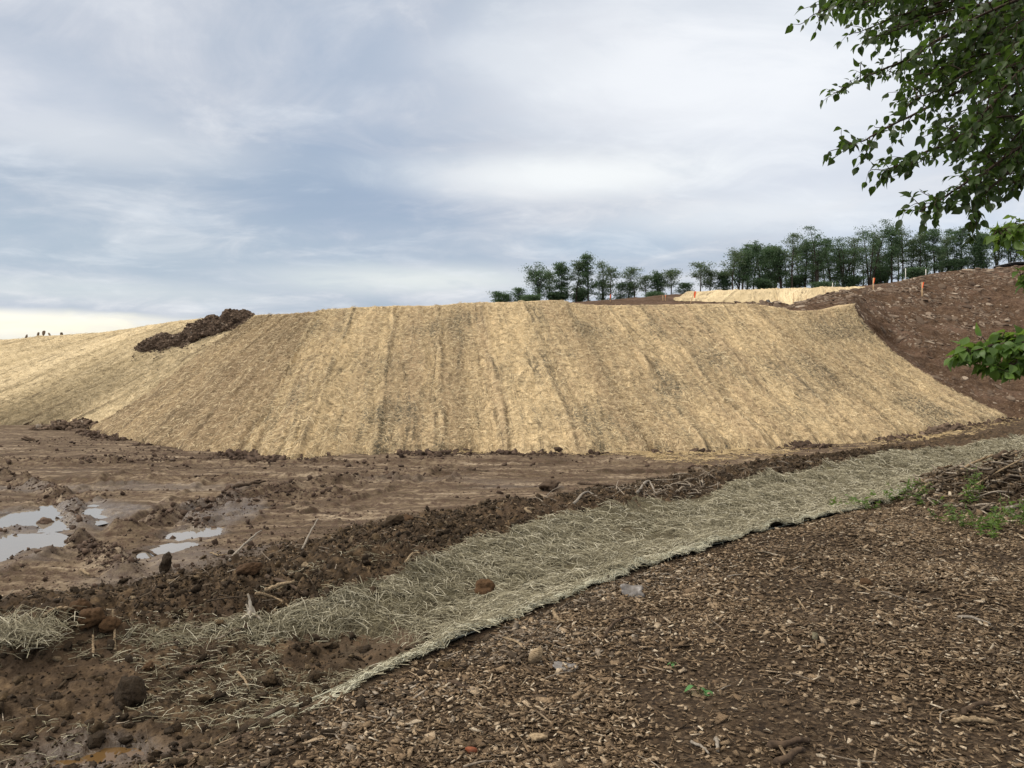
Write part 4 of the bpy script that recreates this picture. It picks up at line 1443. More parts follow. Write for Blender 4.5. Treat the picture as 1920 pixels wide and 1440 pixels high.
stick([(250, 1038, .0), (272, 1040, .03), (292, 1042, .0)], .022, 'wood_dark', "short dark stick at the left tip of the small nearer puddle")
stick([(152, 1073, .02), (160, 1080, .03), (168, 1084, .02)], .018, 'wood_pale', "short pale split stick in the mud right of the big puddle")
stick([(85, 1165, .03), (110, 1158, .05), (135, 1158, .04)], .014, 'wood_pale', "pale stick lying level left of the orange clods")
stick([(445, 1262, .0), (458, 1278, .01), (468, 1294, .0)], .008, 'wood_pale', "thin pale stick on the mud left of the round stone")
stick([(345, 1262, .01), (362, 1261, .02), (378, 1256, .01)], .015, 'wood_dark', "short dark stick on the mud under the end of the mat")
stick([(174, 1232, .0), (175, 1222, .03), (174, 1212, .06)], .009, 'wood_pale', "small upright pale peg left of the upright curved stick")
stick([(1130, 1200, .0), (1145, 1182, .02), (1170, 1170, .035), (1195, 1170, .02), (1207, 1178, 0)], .009, 'wood_dark', "brown twig arching over the wood chips below the grey plastic scrap")
stick([(945, 1200, .01), (965, 1210, .02), (985, 1222, .01)], .008, 'wood_pale', "thin pale stick in the chips left of the broken wood chunk")
stick([(1038, 1158, .03), (1045, 1168, .02), (1058, 1172, .01)], .013, 'wood_pale', "bent white root in the dark chips above the broken wood chunk", branches=[(.1, .02, 0, .03, .8)])
stick([(830, 1283, .0), (855, 1288, .012), (880, 1296, .0)], .013, 'wood_dark', "dark stick lying in the chips below the pale net edge")
stick([(1440, 1405, .0), (1480, 1405, .02), (1515, 1398, .02)], .016, 'wood_dark', "long dark stick near the bottom edge, the one that is level")
stick([(1455, 1436, .0), (1482, 1430, .02), (1508, 1420, .02)], .018, 'wood_dark', "dark stick cut by the bottom edge, below the level one")
stick([(1785, 1358, .0), (1820, 1360, .02), (1868, 1358, .0)], .014, 'wood_pale', "pale splintered branch lying on the chips at lower right")
stick([(1806, 1342, .0), (1830, 1330, .02), (1868, 1325, .0)], .013, 'wood_dark', "dark branch on the chips just above the pale splintered one")
stick([(1604, 1098, .01), (1618, 1106, .02), (1632, 1112, .01)], .008, 'wood_pale', "forked pale twig beside the yellowish stone", branches=[(.5, .05, .01, .01, .7), (.5, -.02, .06, .02, .6)])
stick([(1494, 1124, .0), (1501, 1135, .01), (1510, 1145, .0)], .008, 'wood_pale', "thin pale twig on the chips between the plastic scrap and the yellowish stone")
stick([(1295, 1392, .0), (1312, 1404, .012), (1330, 1416, .0)], .007, 'wood_grey', "thin grey twig at the bottom, below the green seedling")
stick([(1342, 1388, .0), (1345, 1400, .012), (1346, 1412, .0)], .009, 'wood_grey', "grey twig pointing up the picture right of the thin one at the bottom")
stick([(1796, 1158, .0), (1825, 1166, .02), (1858, 1172, .0)], .010, 'wood_grey', "long grey stick on the chips under the weeds at right")
stick([(1552, 1320, .0), (1575, 1321, .01), (1598, 1322, .0)], .006, 'wood_pale', "straight pale splinter on the chips right of the seedling")
stick([(760, 1060, .02), (775, 1050, .05), (788, 1048, .04)], .011, 'wood_pale', "short white broken stick on the mud above the mat")
stick([(1000, 1038 - 70, .0), (985, 962, .03), (1000, 958, .02)], .018, 'wood_pale', "bright split stick on the ground left of the rootwood tangle")
stick([(1085, 908, .0), (1120, 912, .03), (1155, 914, .0)], .03, 'wood_dark', "dark bent branch right of the rooty soil lump")
stick([(1735, 848, .0), (1738, 846, .1), (1733, 842, .22)], .03, 'wood_dark', "dark broken branch end sticking up behind the mat at right")
stick([(1195, 925, .0), (1215, 920, .12), (1232, 930, .0)], .018, 'wood_grey', "grey root loop arching beside the mat's far edge")
stick([(1075, 945, .0), (1100, 935, .08), (1125, 938, .0)], .016, 'wood_grey', "grey root bent over in the litter above the mat")

# white weathered stump
mb = MB()
c = hit(470, 1160)
r = np.random.default_rng(77)
for (dx, dy, h_, r0) in [(0, 0, .16, .026), (.020, .01, .11, .018), (-.02, .012, .10, .022), (.006, -.016, .075, .024)]:
    e_ = np.array([dx * .4 - .02, dy * .4, h_])
    pts = smooth_path([c + (dx, dy, -.03), c + (dx * .8 + .004, dy, h_ * .4), c + e_ + r.normal(0, .004, 3)], 12)
    mb.tube(pts + r.normal(0, .002, pts.shape), np.linspace(1, .22, 12) * r0 * r.uniform(.8, 1.2, 12), 9)
for (dx, dy) in [(.10, -.03), (-.07, -.05), (-.05, .06)]:
    mb.tube(smooth_path([c + (0, 0, .02), c + (dx * .5, dy * .5, .02), c + (dx, dy, -.02)], 7), np.linspace(.018, .005, 7), 7)
tag(mb.build('stump', M['wood_white'], loc=c), "small upright weathered white stump at the upper edge of the straw mat", 'stump')

# broken wood chunk
c = hit(1002, 1245)
V, T = STP[2]
Vc = V * np.array([.045, .038, .062]) + np.array([0, 0, .045]); Vc[:, 0] += .28 * Vc[:, 2]
o = link('wood_chunk', mesh_np('wood_chunk', Vc, None, T, False, mats=[M['wood_pale']]), None, c)
tag(o, "broken tan wood chunk standing in the dark chips", 'wood chunk')
c = hit(1005, 1390)
o = link('bark_slab', mesh_np('bark_slab', STP[4][0] * np.array([.055, .035, .012]), None, STP[4][1], False, mats=[M['wood_pale']]), None, c + (0, 0, .018))
tag(o, "broad tan bark slab in the chips at the bottom centre", 'bark')
c = hit(883, 1415)
o = link('bark_slab', mesh_np('bark_slab', STP[1][0] * np.array([.030, .020, .022]), None, STP[1][1], False, mats=[M['red_leaf']]), None, c + (0, 0, .016))
tag(o, "rust red bark piece in the chips at the bottom edge", 'bark')
c = hit(1528, 1200)
mb = MB(); mb.box((0, 0, .022), (.030, .055, .008), Matrix.Rotation(.5, 3, 'X') @ Matrix.Rotation(-.35, 3, 'Z'))
tag(mb.build('wood_chip', M['straw_net'], smooth=False), "large pale rectangular chip tilted over a dark hollow in the mulch", 'wood chip').location = tuple(c)
c = hit(803 - 1, 0 + 880)
mb = MB(); c = hit(1548, 886); mb.box((0, 0, .03), (.26, .14, .04), Matrix.Rotation(.12, 3, 'Z'))
tag(mb.build('board_offcut', M['straw_net'], smooth=False), "short pale board offcut lying at the far edge of the straw mat", 'board').location = tuple(c)


# crumpled plastic scraps
def scrap(px, py, size, tilt, label, seed, mat='plastic'):
    """a torn, bent piece of sheet with an irregular outline"""
    rg = np.random.default_rng(seed)
    c = hit(px, py)
    a = np.linspace(0, 2 * pi, 26, endpoint=False)
    rad = size * (1 + .35 * np.array([vn(math.cos(q) * 1.6 + seed, math.sin(q) * 1.6, 3) for q in a]) * 2 + rg.normal(0, .05, 26))
    rings = [np.zeros((1, 2))] + [np.stack([np.cos(a) * rad * f, np.sin(a) * rad * .62 * f], -1) for f in (.35, .7, 1.0)]
    U = np.vstack(rings)
    z = .30 * size * (U[:, 0] / size) ** 2 + .25 * size * vn(U[:, 0] / size * 1.8 + seed, U[:, 1] / size * 1.8, 9)
    top = np.column_stack([U, z])
    R = np.array((Matrix.Rotation(rg.uniform(-.4, .4), 3, 'Z') @ Matrix.Rotation(tilt, 3, 'X')).to_4x4())[:3, :3]
    bot = top - np.array([0, 0, .004])
    n = 26
    T_ = [(0, 1 + i, 1 + (i + 1) % n) for i in range(n)]
    Q_ = [(1 + r0 * n + i, 1 + (r0 + 1) * n + i, 1 + (r0 + 1) * n + (i + 1) % n, 1 + r0 * n + (i + 1) % n) for r0 in range(2) for i in range(n)]
    m_ = len(top)
    Q_ += [tuple(m_ + v for v in q[::-1]) for q in Q_]
    T_ += [tuple(m_ + v for v in q[::-1]) for q in T_]
    Q_ += [(1 + 2 * n + i, 1 + 2 * n + i + m_, 1 + 2 * n + (i + 1) % n + m_, 1 + 2 * n + (i + 1) % n) for i in range(n)]
    V = np.vstack([top, bot]) @ R.T
    V[:, 2] += .004 - np.percentile(V[:, 2], 12)
    return tag(link('plastic_scrap', mesh_np('plastic_scrap', V, Q_, T_, mats=[M[mat]]), None, c), label, 'plastic scrap')


scrap(1185, 1118, .085, 1.0, "bent grey plastic scrap sticking up from the wood chips", 5)
scrap(1060, 1254, .065, .25, "flat grey plastic scrap lying by the broken wood chunk", 8)

# brush pile at the right edge: a tangle of twigs with bigger limbs on it
r = np.random.default_rng(90)
px0 = np.array(PILE)


def pile_h(x, y):
    d = np.hypot((x - px0[0]) / 1.5, (y - px0[1]) / 1.45)
    return H(x, y) + .26 * ss(d, 1.05, 0.0) * (1 + .5 * vn(x * 2, y * 2, 12))


mb = MB()
for k in range(1500):
    a = r.uniform(0, 6.28); q_ = math.sqrt(r.uniform(0, 1)) * 1.05
    x_ = px0[0] + 1.5 * q_ * math.cos(a); y_ = px0[1] + 1.45 * q_ * math.sin(a)
    z_ = H(np.array([x_]), np.array([y_]))[0]
    top = pile_h(np.array([x_]), np.array([y_]))[0]
    z_ = z_ + (top - z_) * r.uniform(.0, 1.05) + .01
    L = r.uniform(.08, .48); yaw = r.uniform(0, pi); pit = r.normal(0, .25)
    d = np.array([math.cos(yaw) * math.cos(pit), math.sin(yaw) * math.cos(pit), math.sin(pit)])
    c = np.array([x_, y_, z_])
    pts = smooth_path([c - d * L / 2, c + r.normal(0, .04, 3), c + d * L / 2], 6)
    r0 = .003 + .022 * r.uniform(0, 1) ** 3
    mb.tube(pts, np.linspace(r0, r0 * .5, 6), 5)
brush = mb.build('brush_pile', M['twig'])
tag(brush, "tangled pile of dead twigs and roots at the right edge above the wood chips", 'brush pile')
brush['kind'] = 'stuff'
LIMB = [("thick grey limb lying across the front of the brush pile", (-.95, -.85, .03), (-.2, -.95, .10), .022, 'wood_grey'),
        ("pale stripped limb on the upper left of the brush pile", (-.95, .1, .05), (-.45, .2, .10), .022, 'wood_pale'),
        ("dark stub of trunk on top of the brush pile", (-.55, .0, .04), (-.2, .1, .06), .034, 'wood_dark'),
        ("forked grey branch reaching down the right of the brush pile", (-.72, -1.25, .0), (-.50, -.6, .14), .020, 'wood_grey'),
        ("long thin branch crossing the middle of the brush pile", (-1.2, -.35, .04), (-.1, -.2, .16), .011, 'wood_pale'),
        ("short white root end poking from the left of the brush pile", (-1.35, .3, .02), (-1.1, .35, .06), .018, 'wood_pale')]
for lab, a, b, rd_, mt in LIMB:
    a = np.array([px0[0] + a[0], px0[1] + a[1], a[2]]); b = np.array([px0[0] + b[0], px0[1] + b[1], b[2]])
    a[2] += pile_h(a[0:1], a[1:2])[0] - .03; b[2] += pile_h(b[0:1], b[1:2])[0] - .03
    mb = MB()
    pts = smooth_path([a, (a * 2 + b) / 3 + r.normal(0, .03, 3), (a + b * 2) / 3 + r.normal(0, .03, 3), b], 14)
    mb.tube(pts, np.linspace(rd_ * 1.1, rd_ * .7, 14) * r.uniform(.85, 1.15, 14), 9)
    for k in range(2):
        i = r.integers(4, 12); e_ = pts[i] + np.array([r.normal(0, .12), r.normal(0, .12), r.uniform(.02, .14)])
        mb.tube(smooth_path([pts[i], (pts[i] + e_) / 2 + r.normal(0, .01, 3), e_], 6), np.linspace(rd_ * .45, rd_ * .2, 6), 6)
    tag(mb.build('branch', M[mt], loc=pts.mean(0)), lab, 'branch')

# broken bark and pale splinters lying through the pile
n = 900
a_ = r.uniform(0, 6.28, n); q_ = np.sqrt(r.uniform(0, 1, n)) * 1.1
xq = px0[0] + 1.5 * q_ * np.cos(a_); yq = px0[1] + 1.45 * q_ * np.sin(a_)
zq = pile_h(xq, yq) * 1.0
L_ = r.uniform(.03, .13, n); S_ = np.stack([L_, L_ * r.uniform(.2, .5, n), L_ * r.uniform(.08, .2, n)], -1)
Rq = rot_mats(r.uniform(0, 6.28, n), r.normal(0, .5, n), r.normal(0, .5, n))
mb = MB()
for k, (PV, PF) in enumerate(CHP):
    V_, F_ = inst(PV, PF, np.stack([xq, yq, zq - r.uniform(-.02, .12, n)], -1)[k::8], Rq[k::8], S_[k::8])
    mb.add(V_, F_)
tag(mb.build('splinters', M['chip'], smooth=False), "splintered bark and wood scraps lying through the brush pile", 'wood scraps', kind='stuff')
# rootwood litter beyond the mat
mb = MB()
for k in range(260):
    c = hit(r.uniform(960, 1260), 0 + r.uniform(925, 985)) if False else None
    T0 = r.normal(8.2, 1.3); q0 = r.uniform(1.04, 1.6)
    S0 = np.interp(T0, FAR_T, FAR_W) + (q0 - 1) * BERM
    x_, y_ = fromST(np.array([S0]), np.array([T0]))
    c = np.array([x_[0], y_[0], H(x_, y_)[0] + r.uniform(.0, .05)])
    L = r.uniform(.08, .4); yaw = r.uniform(0, pi); pit = r.normal(.1, .3)
    d = np.array([math.cos(yaw) * math.cos(pit), math.sin(yaw) * math.cos(pit), math.sin(pit)])
    mb.tube(smooth_path([c - d * L / 2, c + r.normal(0, .02, 3) + (0, 0, .02), c + d * L / 2], 6), np.linspace(.009, .004, 6) * r.uniform(.6, 1.5), 5)
o = mb.build('root_litter', M['twig'])
tag(o, "broken roots and twigs littering the ground along the far edge of the straw mat", 'root litter', kind='stuff')
mb = MB()
for k in range(1300):
    T0 = -3.0 + 16 * r.uniform(0, 1) ** 1.4
    S0 = np.interp(T0, FAR_T, FAR_W) * (1 if T0 > 1.2 else r.uniform(.1, 1)) + r.uniform(.0, 3.4)
    x_, y_ = fromST(np.array([S0]), np.array([T0]))
    c = np.array([x_[0], y_[0], H(x_, y_)[0] + r.uniform(.006, .03)])
    if y_[0] < 2.6: continue
    L = r.uniform(.04, .16) + .25 * r.uniform(0, 1) ** 8; yaw = r.uniform(0, pi); pit = r.normal(0, .3)
    d = np.array([math.cos(yaw) * math.cos(pit), math.sin(yaw) * math.cos(pit), math.sin(pit)])
    mb.tube(smooth_path([c - d * L / 2, c + r.normal(0, .008, 3), c + d * L / 2], 5), np.linspace(.0045, .002, 5) * r.uniform(.5, 1.5), 4)
o = mb.build('mud_twigs', M['twig'])
tag(o, "thin broken twigs and fibres lying in the churned mud around the ditch", 'twig litter', kind='stuff')
mb = MB()
for k in range(230):
    x_, y_, _ = scatter_frustum(1, 2.6, 9.5, r)
    _, S, T, q, bas = base_z(x_, y_)
    if S[0] > -.05: continue
    c = np.array([x_[0], y_[0], H(x_, y_)[0] + r.uniform(.008, .02)])
    L = r.uniform(.06, .22); yaw = r.uniform(0, pi)
    d = np.array([math.cos(yaw), math.sin(yaw), r.normal(0, .08)])
    mb.tube(smooth_path([c - d * L / 2, c + r.normal(0, .012, 3), c + d * L / 2], 6), np.linspace(.005, .002, 6) * r.uniform(.6, 1.4), 5)
o = mb.build('twig_litter', M['twig'])
tag(o, "thin twigs mixed into the wood chip mulch", 'twig litter', kind='stuff')


# ------------------------------------------------------------------ leaves and plants
def leaf_proto(wide=.5, fold=.25, droop=.25):
    """a pointed oval leaf along +x from the stalk, folded on the midrib"""
    xs = np.array([0, .12, .32, .55, .78, 1.0]); ws = np.array([.02, .30, .5, .46, .22, .0]) * wide
    V = []
    for x_, w_ in zip(xs, ws):
        zc = -droop * x_ ** 2
        V += [[x_, -w_, zc + fold * w_], [x_, 0, zc], [x_, w_, zc + fold * w_]]
    Q = []
    for i in range(len(xs) - 1):
        Q += [(3 * i, 3 * i + 3, 3 * i + 4, 3 * i + 1), (3 * i + 1, 3 * i + 4, 3 * i + 5, 3 * i + 2)]
    return np.array(V), np.array(Q)


LEAVES = [leaf_proto(.66, .25, .2), leaf_proto(.74, .4, .35), leaf_proto(.58, .15, .5), leaf_proto(.70, .55, .15)]


def leaf_cloud(pos, dirs, size, rng, protos=LEAVES, roll_s=.7):
    n = len(pos)
    d = dirs / (np.linalg.norm(dirs, axis=1)[:, None] + 1e-9)
    up = np.tile([0, 0, 1.], (n, 1)) + rng.normal(0, roll_s, (n, 3))
    s = np.cross(up, d); s /= np.linalg.norm(s, axis=1)[:, None] + 1e-9
    u = np.cross(d, s)
    Rm_ = np.stack([d, s, u], -1)
    mb = MB()
    for k, (PV, PQ) in enumerate(protos):
        m_ = len(protos)
        V_, F_ = inst(PV, PQ, pos[k::m_], Rm_[k::m_], np.repeat(size[k::m_, None], 3, 1))
        mb.add(V_, F_)
    return mb


# seedlings in the chips
def seedling(px, py, leaves, label):
    c = hit(px, py)
    root = empty('seedling', c)
    tag(root, label, 'seedling')
    mb = MB()
    for (dx, dz, L, yaw) in leaves:
        e_ = np.array([dx, -.01, dz])
        mb.tube(smooth_path([np.array([0, 0, -.01]), e_ * .6 + (0, 0, .012), e_], 6), .0018, 5)
    mb.build('stem', M['weed'], root)
    PV, PQ = leaf_proto(.95, .12, .35)
    for (dx, dz, L, yaw) in leaves:
        d = np.array([math.cos(yaw), math.sin(yaw) * .6, -.35]); d /= np.linalg.norm(d)
        s = np.cross([0, 0, 1.], d); s /= np.linalg.norm(s); u = np.cross(d, s)
        V = (PV * L) @ np.stack([d, s, u], 0) + np.array([dx, -.01, dz])
        link('leaf', mesh_np('leaf', V, PQ, mats=[M['seedling']]), root)


seedling(1312, 1302, [(-.035, .045, .055, 2.9), (.004, .035, .040, -.4), (.030, .026, .055, -1.4)], "small green seedling with three broad leaves in the wood chips")
seedling(1260, 1250, [(-.010, .022, .026, 2.6), (.012, .024, .026, .2), (0, .02, .022, -1.5)], "tiny green sprout above the three leaved seedling")


def weed(px, py, rad, hgt, n, label, seed, mat='weed', blade=False):
    rr2 = np.random.default_rng(seed)
    c = hit(px, py) if not isinstance(px, np.ndarray) else px
    root = empty('weed', c); tag(root, label, 'weed')
    mb = MB(); pos = []; dirs = []
    for k in range(max(5, n // 12)):
        a = rr2.uniform(0, 6.28); q_ = rad * math.sqrt(rr2.uniform(0, 1))
        b0 = np.array([q_ * math.cos(a) * .7, q_ * math.sin(a) * .5, -.01]); b1 = b0 * 1.4 + np.array([rr2.normal(0, rad * .25), rr2.normal(0, rad * .25), hgt * rr2.uniform(.6, 1.5)])
        pts = smooth_path([b0, (b0 + b1) / 2 + rr2.normal(0, .012, 3), b1], 8)
        mb.tube(pts, .0022, 4)
        for m_ in range(12):
            i = rr2.uniform(1, 6.9); j = int(i)
            pos.append(pts[j] + (pts[j + 1] - pts[j]) * (i - j))
            dirs.append([rr2.normal(), rr2.normal(), rr2.uniform(-.2, .7)])
    mb.build('stems', M[mat], root)
    pos = np.array(pos); dirs = np.array(dirs)
    pr = [leaf_proto(.28, .2, .3), leaf_proto(.4, .2, .4)]
    leaf_cloud(pos, dirs, rr2.uniform(.03, .075, len(pos)), rr2, pr).build('foliage', M[mat], root)


weed(1582, 958, .20, .13, 130, "low green weed on the pale net edge, leftmost of those beside the ditch", 1)
weed(1622, 955, .24, .14, 150, "low green weed on the net edge just right of the leftmost one", 2)
weed(1740, 950, .16, .10, 60, "sparse green sprout in the chips between the net edge and the brush pile", 3)
weed(1700, 938, .26, .22, 200, "feathery green weed growing at the net edge left of the brush pile", 4)
weed(1775, 978, .13, .16, 60, "small bright weed standing alone in the chips before the brush pile", 5)
weed(1838, 990, .30, .18, 260, "broad clump of green weeds at the foot of the brush pile", 6)
weed(1825, 945, .16, .34, 120, "tall feathery weed rising in front of the brush pile", 7)
weed(1855, 1010, .12, .12, 60, "little weed in the chips just below the broad clump", 8)
weed(1912, 985, .22, .25, 160, "green weed cut by the right edge below the brush pile", 9)
weed(1660, 942, .20, .14, 110, "thin weed on the net edge left of the feathery weed", 10)


# ------------------------------------------------------------------ overhanging tree on the right
def big_tree():
    rr2 = np.random.default_rng(7)
    base = np.array([5.3, 5.0, 0.03])
    root = empty('leafy_tree', base)
    tag(root, "leafy tree whose dark branches hang into the upper right corner", 'tree')
    off = base
    mb = MB()
    tr = smooth_path([base + (0, 0, -.2), base + (.05, 0, 1.2), base + (-.1, .05, 2.6), base + (0, 0, 4.2), base + (-.1, .1, 6.2)], 30)
    mb.tube(tr, np.linspace(.17, .05, 30), 12)
    mb.build('trunk', M['bark'], root, loc=None)
    wood = MB()
    pos, dirs, sz = [], [], []
    ypos, ydirs, ysz = [], [], []
    mpos, mdirs, msz = [], [], []

    def twig(p0, d, L, lsz, tgt, depth=0):
        d = d / np.linalg.norm(d)
        e_ = p0 + d * L + np.array([0, 0, -rr2.uniform(-.05, .22) * L])
        pts = smooth_path([p0, (p0 + e_) / 2 + np.array([0, 0, .06 * L]) + rr2.normal(0, .02, 3), e_], 8)
        wood.tube(pts, np.linspace(.0035, .0012, 8), 4, False)
        n = max(4, int(L / .038))
        for k in range(n):
            f = (k + .6) / n
            i = min(f * 7, 6.99); j = int(i)
            q_ = pts[j] + (pts[j + 1] - pts[j]) * (i - j)
            t_ = pts[j + 1] - pts[j]; t_ /= np.linalg.norm(t_)
            side = np.cross(t_, [0, 0, 1.]) * (1 if k % 2 else -1)
            dd = t_ * .6 + side * rr2.uniform(.4, 1.0) + np.array([0, 0, -rr2.uniform(-.15, .95)]) + rr2.normal(0, .32, 3)
            tgt[0].append(q_ + dd / np.linalg.norm(dd) * .012); tgt[1].append(dd); tgt[2].append(lsz * rr2.uniform(.55, 1.25))
        tgt[0].append(e_); tgt[1].append(d + np.array([0, 0, -.7])); tgt[2].append(lsz * rr2.uniform(.8, 1.1))

    def limb(pix, rad, tstep, tl, lsz, tgt, start=0.0, stem=True, vz=.6):
        pts = np.array([P(a, b, c) for a, b, c in pix])
        if stem:
            h = np.clip(pts[0, 2] - .3, .8, 6)
            k = int(np.argmin(np.abs(tr[:, 2] - h)))
            pts = np.vstack([tr[k], pts])
        n = 40
        C = smooth_path(pts, n)
        C += np.cumsum(rr2.normal(0, .004, C.shape), 0) * np.linspace(0, 1, n)[:, None]
        wood.tube(C, np.linspace(rad, .003, n), 7, False)
        L = np.linalg.norm(np.diff(C, axis=0), axis=1).sum()
        start *= .22
        nt = int(L * (1 - start) / tstep)
        for k in range(nt):
            f = start + (1 - start) * (k + rr2.uniform(0, 1)) / nt
            i = min(f * (n - 1), n - 1.01); j = int(i)
            q_ = C[j] + (C[j + 1] - C[j]) * (i - j)
            t_ = C[j + 1] - C[j]; t_ /= np.linalg.norm(t_)
            side = np.cross(t_, [0, 0, 1.]) * (1 if k % 2 else -1)
            d = t_ * rr2.uniform(.2, 1.0) + side * rr2.uniform(.3, 1.1) + np.array([0, 0, rr2.normal(.0, vz)])
            twig(q_, d, tl * rr2.uniform(.5, 1.15) * (1.05 - .6 * f), lsz, tgt)
        twig(C[-1], C[-1] - C[-3], tl * .45, lsz, tgt)

    D = (pos, dirs, sz); Yg_ = (ypos, ydirs, ysz); Md = (mpos, mdirs, msz)
    limb([(2150, -140, 5.0), (1850, -90, 5.0), (1650, -30, 5.0), (1545, 12, 5.0)], .022, .085, .30, .062, D, .25)
    limb([(2050, 10, 5.1), (1800, 60, 5.3), (1680, 120, 5.4), (1575, 165, 5.4)], .020, .065, .34, .062, D, .3)
    limb([(2050, 100, 4.8), (1850, 150, 4.9), (1740, 200, 4.9), (1640, 250, 4.8), (1590, 280, 4.8)], .016, .08, .28, .06, D, .35)
    limb([(2050, 170, 4.6), (1880, 220, 4.6), (1780, 270, 4.6), (1700, 305, 4.6), (1650, 325, 4.6)], .016, .07, .28, .062, D, .35)
    limb([(2050, 220, 4.4), (1920, 270, 4.4), (1840, 320, 4.4), (1770, 360, 4.4), (1715, 395, 4.4)], .015, .065, .27, .064, D, .35)
    limb([(2050, 240, 4.5), (1940, 280, 4.5), (1880, 330, 4.4), (1835, 375, 4.4), (1818, 400, 4.4)], .012, .075, .22, .062, D, .35)
    limb([(2050, -60, 5.2), (1850, -20, 5.4), (1720, 20, 5.5), (1620, 60, 5.5)], .018, .065, .34, .06, D, .3)
    limb([(2050, 40, 4.6), (1900, 90, 4.5), (1800, 150, 4.5), (1720, 180, 4.6)], .016, .065, .30, .062, D, .3)
    limb([(2050, -20, 5.6), (1900, 30, 5.8), (1800, 80, 5.9), (1730, 110, 6)], .016, .065, .34, .062, D, .3)
    limb([(2000, 120, 5.3), (1900, 180, 5.4), (1830, 230, 5.4), (1780, 260, 5.4)], .014, .06, .30, .06, D, .3)
    limb([(2000, 60, 4.1), (1920, 120, 4.1), (1860, 190, 4.1), (1830, 240, 4.1)], .014, .065, .26, .062, D, .25)
    limb([(2000, 200, 5.0), (1930, 230, 5.0), (1880, 280, 5.0), (1850, 310, 5.0)], .012, .06, .26, .062, D, .25)
    limb([(2000, -120, 5.4), (1850, -70, 5.6), (1760, -20, 5.7), (1700, 20, 5.7)], .014, .065, .34, .062, D, .3)
    limb([(2000, -60, 4.6), (1900, -10, 4.7), (1840, 60, 4.8), (1800, 110, 4.8)], .014, .065, .30, .062, D, .25)
    limb([(2000, 10, 6.2), (1900, 60, 6.4), (1840, 120, 6.5), (1800, 160, 6.5)], .014, .07, .34, .062, D, .25)
    limb([(2000, 150, 6.0), (1920, 200, 6.1), (1870, 250, 6.2), (1840, 290, 6.2)], .012, .07, .30, .062, D, .25)
    limb([(2050, 260, 5.2), (1970, 290, 5.2), (1920, 320, 5.2), (1895, 345, 5.2)], .010, .07, .22, .06, D, .25)
    for k in range(52):
        ty = rr2.uniform(-40, 350)
        lx = np.interp(ty, [-40, 0, 60, 110, 170, 230, 300, 350], [1560, 1580, 1640, 1680, 1700, 1730, 1770, 1830])
        tx = rr2.uniform(lx, 1960) if k % 3 else lx + rr2.uniform(0, 50)
        dd_ = rr2.uniform(4.2, 6.4)
        sx, sy = rr2.uniform(150, 280), rr2.uniform(40, 130)
        limb([(tx + sx, ty - sy, dd_), (tx + sx * .5, ty - sy * .62, dd_), (tx, ty, dd_)], .010, .05, .30, .064, D, .15, False)
    # more of the crown outside the frame
    for k in range(16):
        a, b = rr2.uniform(2050, 2900), rr2.uniform(-900, 150)
        limb([(2400, b * .5 + 50, 5), (a, b, rr2.uniform(3.5, 7))], .018, .14, .4, .065, D, .3)
    # low young shoots
    limb([(2200, 560, 3.7), (1990, 640, 3.7), (1900, 655, 3.7), (1840, 662, 3.7), (1788, 678, 3.7)], .010, .055, .12, .058, Md, .4, True, .18)
    limb([(2150, 600, 3.6), (1980, 660, 3.6), (1920, 680, 3.6), (1885, 690, 3.6)], .008, .065, .11, .055, Md, .4, True, .25)
    limb([(2100, 620, 3.8), (1960, 660, 3.8), (1910, 650, 3.8), (1890, 640, 3.8)], .008, .06, .14, .068, Yg_, .5)
    limb([(2150, 330, 3.4), (2000, 400, 3.4), (1920, 425, 3.4), (1880, 435, 3.4), (1872, 450, 3.4)], .010, .10, .10, .044, Yg_, .45)
    limb([(2150, 420, 3.4), (2000, 470, 3.4), (1950, 480, 3.4), (1925, 520, 3.4), (1918, 545, 3.4)], .009, .12, .09, .046, Yg_, .5)
    limb([(2100, 130, 3.1), (2000, 190, 3.1), (1950, 215, 3.1), (1922, 225, 3.1)], .008, .22, .05, .060, Yg_, .6)
    wood.build('branches', M['twigbark'], root)
    leaf_cloud(np.array(pos), np.array(dirs), np.array(sz) * .95, rr2).build('foliage', M['leaf'], root)
    leaf_cloud(np.array(mpos), np.array(mdirs), np.array(msz) * 1.0, rr2).build('low_foliage', M['leaf_mid'], root)
    leaf_cloud(np.array(ypos), np.array(ydirs), np.array(ysz) * 1.1, rr2).build('young_leaves', M['leaf_young'], root)
    for ch in root.children:
        ch.location = tuple(-base)
    return len(pos)


print("leaves", big_tree())


